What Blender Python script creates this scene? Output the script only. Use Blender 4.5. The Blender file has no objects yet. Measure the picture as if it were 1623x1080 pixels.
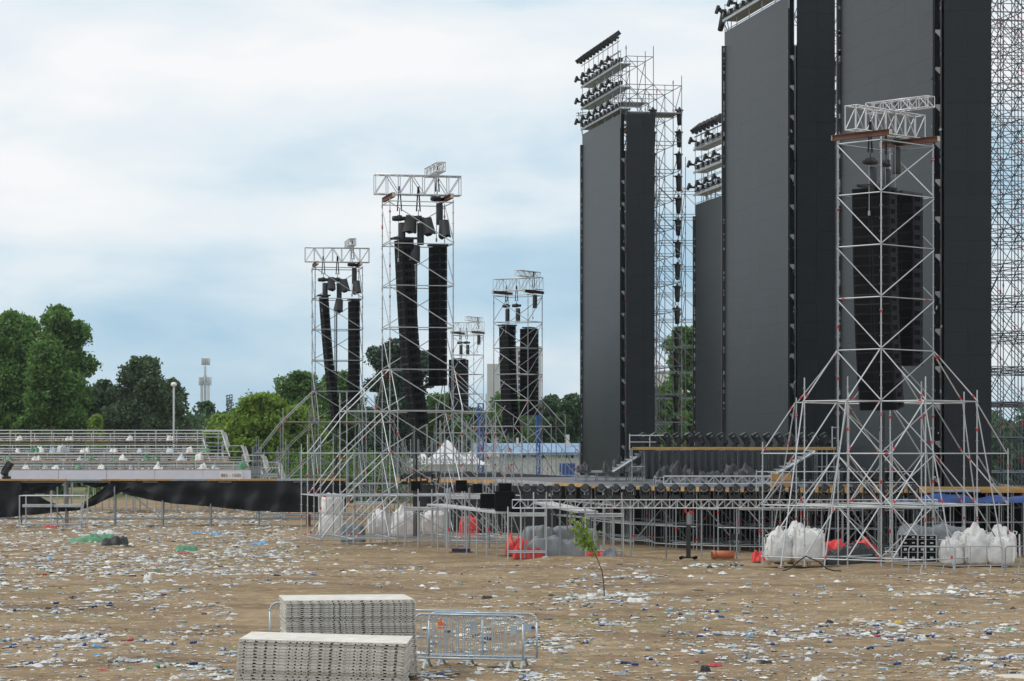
import bpy, math, random
import numpy as np
from mathutils import Vector, Matrix, Quaternion, noise as mnoise
R = math.radians
rnd = random.Random(7)
nrs = np.random.RandomState(11)
S = bpy.context.scene
COL = S.collection

# ------------------------------------------------------------------ camera, sky, sun, exposure
FOC, CX, HY, HC = 4000.0, 811.5, 717.0, 4.4      # focal length in photo pixels, principal column, horizon row, eye height
cam = bpy.data.cameras.new('camera'); camo = bpy.data.objects.new('camera', cam); COL.objects.link(camo)
cam.sensor_width = 36; cam.lens = 36 * FOC / 1623; cam.shift_y = (HY - 540) / 1623
cam.clip_start = 1; cam.clip_end = 12000
camo.location = (0, 0, HC); camo.rotation_euler = (R(90), 0, 0); S.camera = camo

SUN_EL, SUN_AZ = 50, 262       # azimuth clockwise from +Y: behind the camera, to its left
W = bpy.data.worlds.new('World'); S.world = W; W.use_nodes = True
nt = W.node_tree; nt.nodes.clear()
def wn(t, **k):
    n = nt.nodes.new(t)
    for a, b in k.items(): setattr(n, a, b)
    return n
out = wn('ShaderNodeOutputWorld'); bg = wn('ShaderNodeBackground'); bg.inputs['Strength'].default_value = 0.1
sky = wn('ShaderNodeTexSky', sky_type='NISHITA', sun_disc=False)
sky.sun_elevation = R(SUN_EL); sky.sun_rotation = R(SUN_AZ)
tc = wn('ShaderNodeTexCoord'); mp = wn('ShaderNodeMapping'); mp.inputs['Scale'].default_value = (7.5, 7.5, 23)
mp.inputs['Location'].default_value = (3.1, 1.7, 0.35)
nz = wn('ShaderNodeTexNoise'); nz.inputs['Scale'].default_value = 1.0; nz.inputs['Detail'].default_value = 7; nz.inputs['Roughness'].default_value = .5
nz.inputs['Distortion'].default_value = .15
mp2 = wn('ShaderNodeMapping'); mp2.inputs['Scale'].default_value = (3.2, 3.2, 9)
mp2.inputs['Location'].default_value = (8.4, 5.2, 2.1)
nz2 = wn('ShaderNodeTexNoise'); nz2.inputs['Scale'].default_value = 1.0; nz2.inputs['Detail'].default_value = 3
sep = wn('ShaderNodeSeparateXYZ')
el = wn('ShaderNodeMapRange'); el.inputs['From Min'].default_value = 0.0; el.inputs['From Max'].default_value = .20
el.inputs['To Min'].default_value = -.23; el.inputs['To Max'].default_value = .08
a1 = wn('ShaderNodeMath', operation='MULTIPLY'); a1.inputs[1].default_value = .98
a2 = wn('ShaderNodeMath', operation='MULTIPLY_ADD'); a2.inputs[1].default_value = .62
a3 = wn('ShaderNodeMath', operation='ADD')
rp = wn('ShaderNodeValToRGB')
cr = rp.color_ramp
cr.elements[0].position = .44; cr.elements[0].color = (.40, .62, .80, 1)
cr.elements[1].position = .92; cr.elements[1].color = (1, 1, 1, 1)
e = cr.elements.new(.58); e.color = (.56, .74, .87, 1)
e = cr.elements.new(.72); e.color = (.80, .89, .95, 1)
sc10 = wn('ShaderNodeVectorMath', operation='SCALE'); sc10.inputs['Scale'].default_value = 9.6
mx = wn('ShaderNodeMix', data_type='RGBA'); mx.inputs['Factor'].default_value = .90
L = nt.links.new
L(tc.outputs['Generated'], mp.inputs['Vector']); L(mp.outputs[0], nz.inputs['Vector'])
L(tc.outputs['Generated'], mp2.inputs['Vector']); L(mp2.outputs[0], nz2.inputs['Vector'])
L(tc.outputs['Generated'], sep.inputs[0]); L(sep.outputs['Z'], el.inputs['Value'])
L(nz.outputs['Fac'], a1.inputs[0]); L(nz2.outputs['Fac'], a2.inputs[0]); L(a1.outputs[0], a2.inputs[2])
L(a2.outputs[0], a3.inputs[0]); L(el.outputs[0], a3.inputs[1]); L(a3.outputs[0], rp.inputs[0])
L(rp.outputs[0], sc10.inputs[0])
L(sky.outputs[0], mx.inputs['A']); L(sc10.outputs[0], mx.inputs['B'])
L(mx.outputs['Result'], bg.inputs['Color']); L(bg.outputs[0], out.inputs['Surface'])

sun = bpy.data.lights.new('sun', 'SUN'); sun.energy = 1.5; sun.angle = R(10); sun.color = (1, .95, .88)
suno = bpy.data.objects.new('sun', sun); COL.objects.link(suno)
sd = Vector((math.sin(R(SUN_AZ)) * math.cos(R(SUN_EL)), math.cos(R(SUN_AZ)) * math.cos(R(SUN_EL)), math.sin(R(SUN_EL))))
suno.rotation_euler = (-sd).to_track_quat('-Z', 'Y').to_euler(); suno.location = sd * 300
vs = S.view_settings; vs.view_transform = 'Standard'; vs.look = 'None'; vs.exposure = 0.08; vs.gamma = 1; vs.use_curve_mapping = False
S.cycles.max_bounces = 6; S.cycles.diffuse_bounces = 3; S.cycles.glossy_bounces = 3; S.cycles.transparent_max_bounces = 8

# ------------------------------------------------------------------ plan helpers
def P(px, py, Y): return Vector(((px - CX) * Y / FOC, Y, HC + (HY - py) * Y / FOC))
def G(px, py, z=0.0):
    Y = (HC - z) * FOC / (py - HY); return Vector(((px - CX) * Y / FOC, Y, z))
def X(px, Y): return (px - CX) * Y / FOC
def Zp(py, Y): return HC + (HY - py) * Y / FOC
ORD = ['first','second','third','fourth','fifth','sixth','seventh','eighth','ninth','tenth','eleventh','twelfth','thirteenth','fourteenth','fifteenth','sixteenth','seventeenth','eighteenth','nineteenth','twentieth']
ORD += ['twenty-' + w for w in ORD[:9]] + ['thirtieth'] + ['thirty-' + w for w in ORD[:9]] + ['fortieth']

# ------------------------------------------------------------------ materials
def mat(name, col, rough=.6, metal=0., var=0., vscale=6., bump=0., bscale=20., spec=.5, objvar=0., col2=None, trans=0., island=0., emis=None, detail=5., stretch=None):
    m = bpy.data.materials.new(name); m.use_nodes = True; t = m.node_tree
    b = t.nodes['Principled BSDF']; b.inputs['Roughness'].default_value = rough; b.inputs['Metallic'].default_value = metal
    b.inputs['Specular IOR Level'].default_value = spec
    c = (*col, 1); b.inputs['Base Color'].default_value = c
    last = None
    co = t.nodes.new('ShaderNodeTexCoord'); vec = co.outputs['Object']
    if stretch:
        mpn = t.nodes.new('ShaderNodeMapping'); mpn.inputs['Scale'].default_value = stretch; t.links.new(vec, mpn.inputs['Vector']); vec = mpn.outputs[0]
    if var or col2:
        n = t.nodes.new('ShaderNodeTexNoise'); n.inputs['Scale'].default_value = vscale; n.inputs['Detail'].default_value = detail; n.inputs['Roughness'].default_value = .6
        t.links.new(vec, n.inputs['Vector'])
        r = t.nodes.new('ShaderNodeValToRGB'); r.color_ramp.elements[0].position = .3; r.color_ramp.elements[1].position = .7
        c2 = col2 or tuple(min(1, x * (1 + var)) for x in col)
        c1 = col if col2 else tuple(x * (1 - var) for x in col)
        r.color_ramp.elements[0].color = (*c1, 1); r.color_ramp.elements[1].color = (*c2, 1)
        t.links.new(n.outputs['Fac'], r.inputs[0]); last = r.outputs[0]
    def rand_mult(src, amt):
        nonlocal last
        mr = t.nodes.new('ShaderNodeMapRange'); mr.inputs['To Min'].default_value = 1 - amt; mr.inputs['To Max'].default_value = 1 + amt
        t.links.new(src, mr.inputs['Value'])
        v = t.nodes.new('ShaderNodeVectorMath'); v.operation = 'SCALE'
        if last: t.links.new(last, v.inputs[0])
        else: v.inputs[0].default_value = col
        t.links.new(mr.outputs[0], v.inputs['Scale']); last = v.outputs[0]
    if objvar: rand_mult(t.nodes.new('ShaderNodeObjectInfo').outputs['Random'], objvar)
    if island: rand_mult(t.nodes.new('ShaderNodeNewGeometry').outputs['Random Per Island'], island)
    if last: t.links.new(last, b.inputs['Base Color'])
    if bump:
        n = t.nodes.new('ShaderNodeTexNoise'); n.inputs['Scale'].default_value = bscale; n.inputs['Detail'].default_value = 4
        t.links.new(vec, n.inputs['Vector'])
        bp = t.nodes.new('ShaderNodeBump'); bp.inputs['Strength'].default_value = bump; bp.inputs['Distance'].default_value = .03
        t.links.new(n.outputs['Fac'], bp.inputs['Height']); t.links.new(bp.outputs[0], b.inputs['Normal'])
    if trans:
        tr = t.nodes.new('ShaderNodeBsdfTranslucent'); ms = t.nodes.new('ShaderNodeMixShader'); ms.inputs[0].default_value = trans
        if last: t.links.new(last, tr.inputs['Color'])
        else: tr.inputs['Color'].default_value = c
        t.links.new(b.outputs[0], ms.inputs[1]); t.links.new(tr.outputs[0], ms.inputs[2])
        t.links.new(ms.outputs[0], t.nodes['Material Output'].inputs['Surface'])
    return m

M = {}
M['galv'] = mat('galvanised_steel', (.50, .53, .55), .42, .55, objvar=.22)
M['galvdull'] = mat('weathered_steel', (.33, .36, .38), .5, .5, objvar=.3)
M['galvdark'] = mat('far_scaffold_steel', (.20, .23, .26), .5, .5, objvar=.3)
M['alu'] = mat('truss_aluminium', (.62, .64, .66), .38, .5)
M['ibeam'] = mat('brown_painted_beam', (.13, .05, .03), .6, var=.3, vscale=3)
M['red'] = mat('red_marking', (.55, .03, .03), .5)
M['yellow'] = mat('yellow_tape', (.56, .38, .07), .5)
M['ply'] = mat('birch_ply_edge', (.50, .28, .10), .7, var=.25, vscale=1.5)
M['black'] = mat('black_metal', (.016, .017, .019), .45)
M['blackm'] = mat('black_matt', (.004, .0045, .005), .75, spec=.12)
M['speaker'] = mat('speaker_paint', (.008, .009, .011), .6, bump=.1, bscale=60, spec=.2)
M['shadeblack'] = mat('shade_black', (.002, .002, .0025), .8, spec=.08)  # near-black colour puts pocket shade on raised boxes; also the stand wheels
M['speakergrey'] = mat('grey_speaker_face', (.06, .065, .075), .6)
M['lens'] = mat('lens_glass', (.02, .022, .026), .08)
M['led'] = mat('led_surface', (.0075, .012, .0165), .40, spec=.34, objvar=.11, var=.12, vscale=1.2, stretch=(2.5, 2.5, .35))
M['cloth'] = mat('black_cloth', (.016, .018, .021), .8, var=.2, vscale=1, bump=.12, bscale=3, spec=.3)
M['sack'] = mat('black_sack', (.03, .034, .038), .55, bump=.5, bscale=8)
M['bag'] = mat('white_woven_bag', (.56, .55, .53), .75, col2=(.72, .73, .74), vscale=2.2, bump=.6, bscale=9)
M['redtarp'] = mat('red_tarp', (.62, .035, .03), .5, var=.15, vscale=3, bump=.6, bscale=5)
M['greytarp'] = mat('grey_tarp', (.18, .20, .22), .6, var=.2, vscale=2, bump=.5, bscale=4)
M['blacktarp'] = mat('black_tarp', (.02, .021, .024), .35, bump=.6, bscale=4)
M['bluetarp'] = mat('blue_tarp', (.02, .055, .19), .5, var=.3, vscale=2, bump=.5, bscale=3)
M['deck'] = mat('stage_floor', (.10, .11, .125), .6, var=.2, vscale=.6)
M['aludeck'] = mat('aluminium_deck', (.44, .46, .47), .5, .3, var=.2, vscale=2)
M['wood'] = mat('pallet_wood', (.36, .24, .13), .8, var=.3, vscale=6)
M['pipe'] = mat('orange_plastic_pipe', (.50, .15, .06), .5, var=.12, vscale=3)
M['panel'] = mat('cream_ground_panel', (.47, .455, .41), .75, col2=(.68, .67, .62), vscale=3.2, bump=.25, bscale=30, objvar=.10, detail=8)
M['paneldirt'] = mat('dirty_panel_edge', (.43, .42, .385), .8, col2=(.64, .62, .57), vscale=5, objvar=.2, detail=8)
M['socketshade'] = mat('panel_socket_shade', (.10, .095, .08), .9)  # socket shade painted as dark colour on the inset core and slot marks
M['barrier'] = mat('barrier_zinc', (.42, .50, .56), .42, .4, var=.12, vscale=8)
M['orange'] = mat('orange_sign', (.80, .16, .04), .5)
M['white'] = mat('white_board', (.66, .68, .78), .6, var=.06, vscale=.8)
M['signwhite'] = mat('white_sign', (.76, .76, .76), .6)
M['ink'] = mat('dark_ink', (.06, .06, .07), .6)
M['tent'] = mat('white_canvas', (.78, .79, .80), .7, trans=.2)
M['wall'] = mat('white_render', (.66, .67, .66), .8, var=.05, vscale=.3)
M['blueroof'] = mat('blue_roof', (.20, .34, .52), .5, var=.12, vscale=.4)
M['bluepaint'] = mat('blue_paint', (.03, .10, .36), .5)
M['concrete'] = mat('pale_concrete', (.50, .51, .51), .85, var=.15, vscale=.12, stretch=(1, 1, .25))
M['window'] = mat('dark_window', (.03, .05, .05), .15)
M['bark'] = mat('bark', (.10, .075, .055), .9, var=.4, vscale=2, bump=.5)
M['leaf'] = mat('leaf_mid_green', (.12, .235, .055), .55, island=.5, trans=.5)
M['leafdark'] = mat('leaf_dark_green', (.07, .135, .058), .6, island=.5, trans=.35)
M['leafgrey'] = mat('leaf_grey_green', (.10, .155, .075), .6, island=.45, trans=.35)
M['leafbright'] = mat('leaf_bright_green', (.21, .33, .05), .55, island=.4, trans=.5)
M['needle'] = mat('pine_needle', (.040, .080, .050), .6, island=.5, trans=.1)
M['sapleaf'] = mat('sapling_leaf', (.20, .30, .04), .5, island=.35, trans=.4)
# litter colours
LIT = {'white': (.62, .63, .62), 'clear': (.40, .44, .45), 'pale': (.42, .49, .54), 'blue': (.03, .065, .22), 'navy': (.015, .022, .08), 'lightblue': (.10, .30, .50),
       'grey': (.26, .27, .28), 'tan': (.52, .44, .32), 'cream': (.54, .50, .41), 'red': (.42, .05, .05), 'green': (.06, .22, .11), 'yellow': (.55, .42, .08), 'black': (.018, .018, .02), 'brown': (.12, .07, .04)}
for k, c in LIT.items(): M['l_' + k] = mat('litter_' + k, c, .35 if k in ('clear', 'pale', 'blue', 'navy', 'lightblue', 'green') else .6, island=.2)

# ------------------------------------------------------------------ mesh helpers
class MB:
    def __init__(s): s.v = []; s.f = []; s.m = []; s.k = 0
    def add(s, vs, fs, mi=0):
        o = len(s.v); s.v += [tuple(p) for p in vs]; s.f += [tuple(i + o for i in f) for f in fs]; s.m += [mi] * len(fs)
    def box(s, c, d, Rm=None, mi=0):
        c = Vector(c); x, y, z = d[0] / 2, d[1] / 2, d[2] / 2
        pts = [Vector(p) for p in ((-x,-y,-z),(x,-y,-z),(x,y,-z),(-x,y,-z),(-x,-y,z),(x,-y,z),(x,y,z),(-x,y,z))]
        if Rm is not None: pts = [Rm @ p for p in pts]
        s.add([p + c for p in pts], [(0,3,2,1),(4,5,6,7),(0,1,5,4),(1,2,6,5),(2,3,7,6),(3,0,4,7)], mi)
    def tube(s, a, b, r, n=6, mi=0, r2=None, caps=True):
        a, b = Vector(a), Vector(b); d = b - a
        if d.length < 1e-6: return
        q = d.to_track_quat('Z', 'Y'); r2 = r if r2 is None else r2
        ring = [Vector((math.cos(2*math.pi*i/n), math.sin(2*math.pi*i/n), 0)) for i in range(n)]
        pts = [a + q @ (p * r) for p in ring] + [b + q @ (p * r2) for p in ring]
        fs = [(i, (i+1) % n, n + (i+1) % n, n + i) for i in range(n)]
        if caps: fs += [tuple(range(n-1, -1, -1)), tuple(range(n, 2*n))]
        s.add(pts, fs, mi)
    def path(s, pts, r, n=6, mi=0):
        for a, b in zip(pts, pts[1:]): s.tube(a, b, r, n, mi)
    def lathe(s, prof, n=12, Rm=None, c=(0,0,0), mi=0):
        c = Vector(c); vs = []
        for r, z in prof:
            for i in range(n):
                p = Vector((r*math.cos(2*math.pi*i/n), r*math.sin(2*math.pi*i/n), z))
                vs.append((Rm @ p if Rm is not None else p) + c)
        k = len(prof); fs = [(j*n+i, j*n+(i+1) % n, (j+1)*n+(i+1) % n, (j+1)*n+i) for j in range(k-1) for i in range(n)]
        fs += [tuple(range(n-1, -1, -1)), tuple((k-1)*n+i for i in range(n))]
        s.add(vs, fs, mi)
    def prism(s, poly, z0, z1, mi=0):
        n = len(poly); s.add([(x, y, z0) for x, y in poly] + [(x, y, z1) for x, y in poly],
            [(i, (i+1) % n, n+(i+1) % n, n+i) for i in range(n)] + [tuple(range(n-1, -1, -1)), tuple(range(n, 2*n))], mi)
    def mesh(s, name, mats, smooth=False):
        me = bpy.data.meshes.new(name); me.from_pydata(s.v, [], s.f)
        for m in (mats if isinstance(mats, (list, tuple)) else [mats]): me.materials.append(m)
        if any(s.m): me.polygons.foreach_set('material_index', s.m)
        if smooth: me.polygons.foreach_set('use_smooth', [True] * len(me.polygons))
        me.update(); return me

def quadmesh(name, verts, faces, mats, mi=None, smooth=False):
    """fast mesh from numpy arrays: verts (n,3), faces (m,4)"""
    me = bpy.data.meshes.new(name); verts = np.asarray(verts, np.float32); faces = np.asarray(faces, np.int32); m, w = faces.shape
    me.vertices.add(len(verts)); me.vertices.foreach_set('co', verts.ravel())
    me.loops.add(m * w); me.loops.foreach_set('vertex_index', faces.ravel())
    me.polygons.add(m); me.polygons.foreach_set('loop_start', np.arange(0, m * w, w, dtype=np.int32)); me.polygons.foreach_set('loop_total', np.full(m, w, np.int32))
    for x in mats: me.materials.append(x)
    if mi is not None: me.polygons.foreach_set('material_index', np.asarray(mi, np.int32))
    if smooth: me.polygons.foreach_set('use_smooth', np.ones(m, bool))
    me.update(calc_edges=True); me.validate(); return me

def grid(nx, ny, fn):
    v = [fn(i / nx, j / ny) for j in range(ny + 1) for i in range(nx + 1)]
    f = [(j*(nx+1)+i, j*(nx+1)+i+1, (j+1)*(nx+1)+i+1, (j+1)*(nx+1)+i) for j in range(ny) for i in range(nx)]
    return v, f

def tag(o, label=None, cat=None, group=None, kind=None):
    if label: o['label'] = label
    if cat: o['category'] = cat
    if group: o['group'] = group
    if kind: o['kind'] = kind
    return o
def thing(name, label, cat, loc=(0,0,0), group=None, rot=(0,0,0)):
    o = bpy.data.objects.new(name, None); o.empty_display_size = .2; COL.objects.link(o)
    o.location = loc; o.rotation_euler = rot; return tag(o, label, cat, group)
def obj(name, me, parent=None, loc=(0,0,0), rot=None, scale=None, label=None, kind=None):
    o = bpy.data.objects.new(name, me); COL.objects.link(o)
    if parent: o.parent = parent
    o.location = loc
    if rot is not None:
        if isinstance(rot, Quaternion): o.rotation_mode = 'QUATERNION'; o.rotation_quaternion = rot
        else: o.rotation_euler = rot
    if scale is not None: o.scale = scale
    return tag(o, label, kind=kind)
def single(name, me, label, cat, loc=(0,0,0), rot=None, group=None, scale=None): return tag(obj(name, me, None, loc, rot, scale), label, cat, group)

UT = {}
def unit_tube(mk):
    if mk not in UT:
        b = MB(); b.tube((0,0,0), (0,0,1), 1, 7); UT[mk] = b.mesh('tube_' + mk, M[mk], True)
        UT[mk].polygons.foreach_set('use_smooth', [True]*7 + [False]*2)
    return UT[mk]
def tube_obj(name, a, b, r, mk, parent, org=None):
    a, b = Vector(a), Vector(b); org = parent.location if org is None else org
    return obj(name, unit_tube(mk), parent, a - org, (b - a).to_track_quat('Z', 'Y'), (r, r, (b - a).length))
def emit(tubes, root, mk, cap=290):
    """tubes: (name, a, b, r); the ones over the cap of one name become one stuff part"""
    n = {}; rest = {}
    for nm, a, b, r in tubes:
        n[nm] = n.get(nm, 0) + 1
        if n[nm] <= cap: tube_obj(nm, a, b, r, mk, root)
        else: rest.setdefault(nm, []).append((a, b, r))
    for nm, l in rest.items():
        mb = MB()
        for a, b, r in l: mb.tube(Vector(a) - root.location, Vector(b) - root.location, r, 5, caps=False)
        obj(nm, mb.mesh(nm, M[mk], True), root, kind='stuff')
def stuff_part(name, mb, mats, root, smooth=False): return obj(name, mb.mesh(name, mats, smooth), root, kind='stuff')

class Proto:
    """a thing with parts (and sub-parts); spawn() links a fresh copy that shares the meshes"""
    def __init__(s, name, cat): s.name = name; s.cat = cat; s.parts = []
    def part(s, name, me, loc=(0,0,0), rot=(0,0,0), parent=None, scale=(1,1,1)): s.parts.append((name, me, loc, rot, parent, scale)); return len(s.parts) - 1
    def spawn(s, loc, rot, label, group=None, scale=1.):
        r = thing(s.name, label, s.cat, loc, group, rot); r.scale = (scale,) * 3; made = []
        for nm, me, l, ro, pa, sc in s.parts: made.append(obj(nm, me, made[pa] if pa is not None else r, l, ro, sc))
        return r

# ------------------------------------------------------------------ ground
def gz(x, y):
    z = .045*math.sin(x*.35+1.3)*math.sin(y*.21) + .03*math.sin(x*.9+y*.4) + .018*math.sin(x*2.1-y*1.3+.5) + .05*mnoise.noise(Vector((x*.8, y*.8, 0))) + .035*mnoise.noise(Vector((x*2.2, y*2.2, 5)))
    z += .20*math.exp(-(((x-2.6)/2.0)**2 + ((y-103.0)/2.0)**2))          # dirt heap by the grey tarp
    return z - .03
def ground_mat():
    m = bpy.data.materials.new('dry_trodden_soil'); m.use_nodes = True; t = m.node_tree; b = t.nodes['Principled BSDF']; b.inputs['Roughness'].default_value = .95
    b.inputs['Specular IOR Level'].default_value = .15
    co = t.nodes.new('ShaderNodeTexCoord')
    def noise(s, d, st=(1,1,1)):
        mpn = t.nodes.new('ShaderNodeMapping'); mpn.inputs['Scale'].default_value = st; t.links.new(co.outputs['Object'], mpn.inputs['Vector'])
        n = t.nodes.new('ShaderNodeTexNoise'); n.inputs['Scale'].default_value = s; n.inputs['Detail'].default_value = d; n.inputs['Roughness'].default_value = .62; t.links.new(mpn.outputs[0], n.inputs['Vector']); return n.outputs['Fac']
    def ramp(f, stops):
        r = t.nodes.new('ShaderNodeValToRGB'); els = r.color_ramp.elements
        els[0].position, els[0].color = stops[0][0], (*stops[0][1], 1); els[1].position, els[1].color = stops[-1][0], (*stops[-1][1], 1)
        for p, c in stops[1:-1]: els.new(p).color = (*c, 1)
        t.links.new(f, r.inputs[0]); return r.outputs[0]
    def mixc(f, a, bb):
        x = t.nodes.new('ShaderNodeMix'); x.data_type = 'RGBA'; t.links.new(f, x.inputs['Factor'])
        for s_, v in (('A', a), ('B', bb)):
            if isinstance(v, tuple): x.inputs[s_].default_value = (*v, 1)
            else: t.links.new(v, x.inputs[s_])
        return x.outputs['Result']
    soil = ramp(noise(.35, 9), [(.30, (.168, .119, .073)), (.48, (.262, .192, .119)), (.68, (.338, .256, .163))])
    straw = mixc(ramp(noise(2.2, 8), [(.5, (0,0,0)), (.62, (1,1,1))]), soil, (.37, .295, .185))
    damp = mixc(ramp(noise(.16, 6, (.6, 1.6, 1)), [(.50, (0,0,0)), (.66, (.8,.8,.8))]), straw, (.16, .113, .072))
    grass = mixc(ramp(noise(.12, 7), [(.55, (0,0,0)), (.70, (.65,.65,.65))]), damp, (.20, .185, .085))
    ruts = mixc(ramp(noise(.5, 6, (.18, 1.5, 1)), [(.56, (0,0,0)), (.66, (.55,.55,.55))]), grass, (.13, .097, .066))
    speck = mixc(ramp(noise(9, 4), [(.62, (0,0,0)), (.68, (.8,.8,.8))]), ruts, (.085, .065, .048))
    t.links.new(speck, b.inputs['Base Color'])
    bp = t.nodes.new('ShaderNodeBump'); bp.inputs['Strength'].default_value = 1.0; bp.inputs['Distance'].default_value = .09
    t.links.new(noise(5, 8), bp.inputs['Height']); t.links.new(bp.outputs[0], b.inputs['Normal']); return m
M['soil'] = ground_mat()
M['grass'] = mat('far_grass', (.10, .14, .04), .9, col2=(.20, .17, .08), vscale=.05, detail=8)
xs = np.concatenate([[-6000, -600, -120, -60], np.linspace(-34, 34, 171), [60, 120, 600, 6000]])
ys = np.concatenate([[-400, 0, 30], np.linspace(40, 110, 200), np.linspace(112, 235, 62), [300, 600, 2000, 9000]])
gv = np.array([(x, y, gz(x, y) if abs(x) < 60 and 20 < y < 240 else -.03) for y in ys for x in xs])
nx, ny = len(xs), len(ys)
gf = np.array([(j*nx+i, j*nx+i+1, (j+1)*nx+i+1, (j+1)*nx+i) for j in range(ny-1) for i in range(nx-1)])
yc = np.array([(ys[j] + ys[j+1]) / 2 for j in range(ny-1) for i in range(nx-1)])
g = obj('ground', quadmesh('ground', gv, gf, [M['soil'], M['grass']], (yc > 265).astype(int), True), kind='structure')

# ------------------------------------------------------------------ scaffold towers with line arrays
def truss(mb, a, b, w, h, step, rc, rd, up=Vector((0,0,1)), n=6):
    """box truss from a to b (centre of the bottom face), w wide, h high"""
    a, b = Vector(a), Vector(b); d = (b - a); Ln = d.length; d.normalize(); s = d.cross(up).normalized() * (w / 2); u = up * h
    for o in (s, -s, s + u, u - s): mb.tube(a + o, b + o, rc, n)
    k = max(1, round(Ln / step)); st = d * (Ln / k)
    for i in range(k + 1):
        p = a + st * i
        for q0, q1 in ((s, s+u), (-s, u-s), (s, -s), (s+u, u-s)): mb.tube(p+q0, p+q1, rd, 5, caps=False)
    for i in range(k):
        p, q = a + st * i, a + st * (i + 1)
        if i % 2: p, q = q, p
        for q0, q1 in ((s, s+u), (-s, u-s), (s, -s), (s+u, u-s)): mb.tube(p+q0, q+q1, rd, 5, caps=False)

def tower(px, Y, th, bv, bu, nl, label, mk='galv', arm=2.07, second=False, steep=True, rt=.026, outer=True, nodes=True, roof=True, flip=False, red=1., arm2=(1.57, .8)):
    V = Vector((math.cos(R(th)), math.sin(R(th)), 0)); U = Vector((-math.sin(R(th)), math.cos(R(th)), 0))
    o = Vector((X(px, Y), Y, 0)); z0 = .35
    root = thing('scaffold_tower', label, 'scaffold tower', o + V*bv/2 + U*bu/2, 'scaffold towers carrying line array speakers')
    us = [-arm, 0, bu, bu + arm]; vs_ = [-arm, 0, bv, bv + arm]
    if second: vs_ = [-arm-arm2[0]] + vs_ + [bv + arm + arm2[1]]
    cu, cv = {1, 2}, ({2, 3} if second else {1, 2})
    def hm(i, j):
        inu, inv = i in cu, j in cv
        if inu and inv: return nl
        if not outer: return -1
        far = second and j in (0, 5)
        if far: return 2
        if inu or inv: return 3
        return 2
    def N(i, j, l): return o + U*us[i] + V*vs_[j] + Vector((0,0,z0 + 2*l))
    T = []; col = MB(); dots = MB(); org = root.location
    def collar(p, d, r=.045):
        
        if rnd.random() > .55*red: return
        d = d.normalized() * .06; col.tube(p - d - org, p + d - org, r*.92, 6)
    I, J = range(len(us)), range(len(vs_))
    for i in I:
        for j in J:
            h = hm(i, j)
            if h < 0: continue
            a = N(i, j, 0); a.z = .03; b = N(i, j, h); b.z += .12 if h == nl else rnd.choice((.9, .9, .45, .2))
            T.append(('standard', a, b, rt))
            dots.box(a + Vector((0,0,.01)) - org, (.16, .16, .02))
            if nodes:
                z = z0
                while z < b.z:
                    dots.tube(Vector((a.x, a.y, z-.012)) - org, Vector((a.x, a.y, z+.012)) - org, .062, 6); z += .5
            for l in range(h):
                if rnd.random() < .65: collar(Vector((a.x, a.y, z0 + 2*l + rnd.choice((1.45, 1.5, .9)))), Vector((0,0,1)))
            for di, dj in ((1, 0), (0, 1)):
                i2, j2 = i + di, j + dj
                if i2 >= len(us) or j2 >= len(vs_) or hm(i2, j2) < 0: continue
                for l in range(0, min(h, hm(i2, j2)) + 1):
                    p, q = N(i, j, l), N(i2, j2, l)
                    T.append(('ledger', p, q, rt*.95))
                    if rnd.random() < .25: collar(p.lerp(q, rnd.choice((.12, .88))), q - p)
    i0, i1 = 1, 2; j0, j1 = (2, 3) if second else (1, 2)
    for l in range(nl):
        k = Vector((0,0,.06))
        ja, jb = (j1, j0) if flip else (j0, j1)
        T.append(('brace', N(i0, ja, l+1)-k - U*.04, N(i0, jb, l)+k - U*.04, rt*.9))
        T.append(('brace', N(i1, jb, l+1)-k + U*.04, N(i1, ja, l)+k + U*.04, rt*.9))
        T.append(('brace', N(i1, j0, l+1)-k - V*.04, N(i0, j0, l)+k - V*.04, rt*.9))
        T.append(('brace', N(i1, j1, l+1)-k + V*.04, N(i0, j1, l)+k + V*.04, rt*.9))
    if outer:
        def rake(i, j, l, i2, j2, l2, off, nm='raking_brace'):
            p, q = N(i, j, l) + off, N(i2, j2, l2) + off; T.append((nm, p, q, rt))
            if rnd.random() < .7: collar(p.lerp(q, .9), q - p)
            if rnd.random() < .4: collar(p.lerp(q, .12), q - p)
        for l in range(4):
            for i in (0, 1, 2, 3):
                if i in (0, 3) and l > (0 if second else 2): continue
                top = l + 1
                if hm(i, j0) >= min(top, 3) or i in (1, 2):
                    if hm(i, j0) >= top: rake(i, j0, top, i, j0-1, l, U*.05)
                    if hm(i, j1) >= top: rake(i, j1, top, i, j1+1, l, U*.05)
            for j in (j0-1, j0, j1, j1+1):
                if (j in (j0-1, j1+1) and l > 2) or (second and j not in (j0, j1)): continue
                if hm(i0, j) >= top and l % 2 == 1: rake(i0, j, top, 0, j, l, V*.05)
                if hm(i1, j) >= top and l % 2 == 1: rake(i1, j, top, 3, j, l, V*.05)
            if second and l <= 2:
                for i in ((0, 1, 2) if l < 2 else (1, 2)):
                    if hm(i, j0-1) >= l+1: rake(i, j0-1, l+1, i, 0, l, U*.05)
                    if hm(i, j1+1) >= l+1: rake(i, j1+1, l+1, i, 5, l, U*.05)
        if steep:
            for (i, j, d) in [(0, j0, -U), (0, j1, -U), (3, j0, U), (3, j1, U), (1, j0-1, -V), (2, j0-1, -V), (1, j1+1, V), (2, j1+1, V)]:
                p = N(i, j, 3); q = N(i, j, 0) + d * 1.35; q.z = .04
                T.append(('raking_brace', p + U*.06, q + U*.06, rt)); dots.box(q + U*.06 - org, (.2, .2, .03))
                for f in (.25, .6, .93):
                    if rnd.random() < .7: collar(p.lerp(q, f) + U*.06, q - p)
    emit(T, root, mk)
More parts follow.
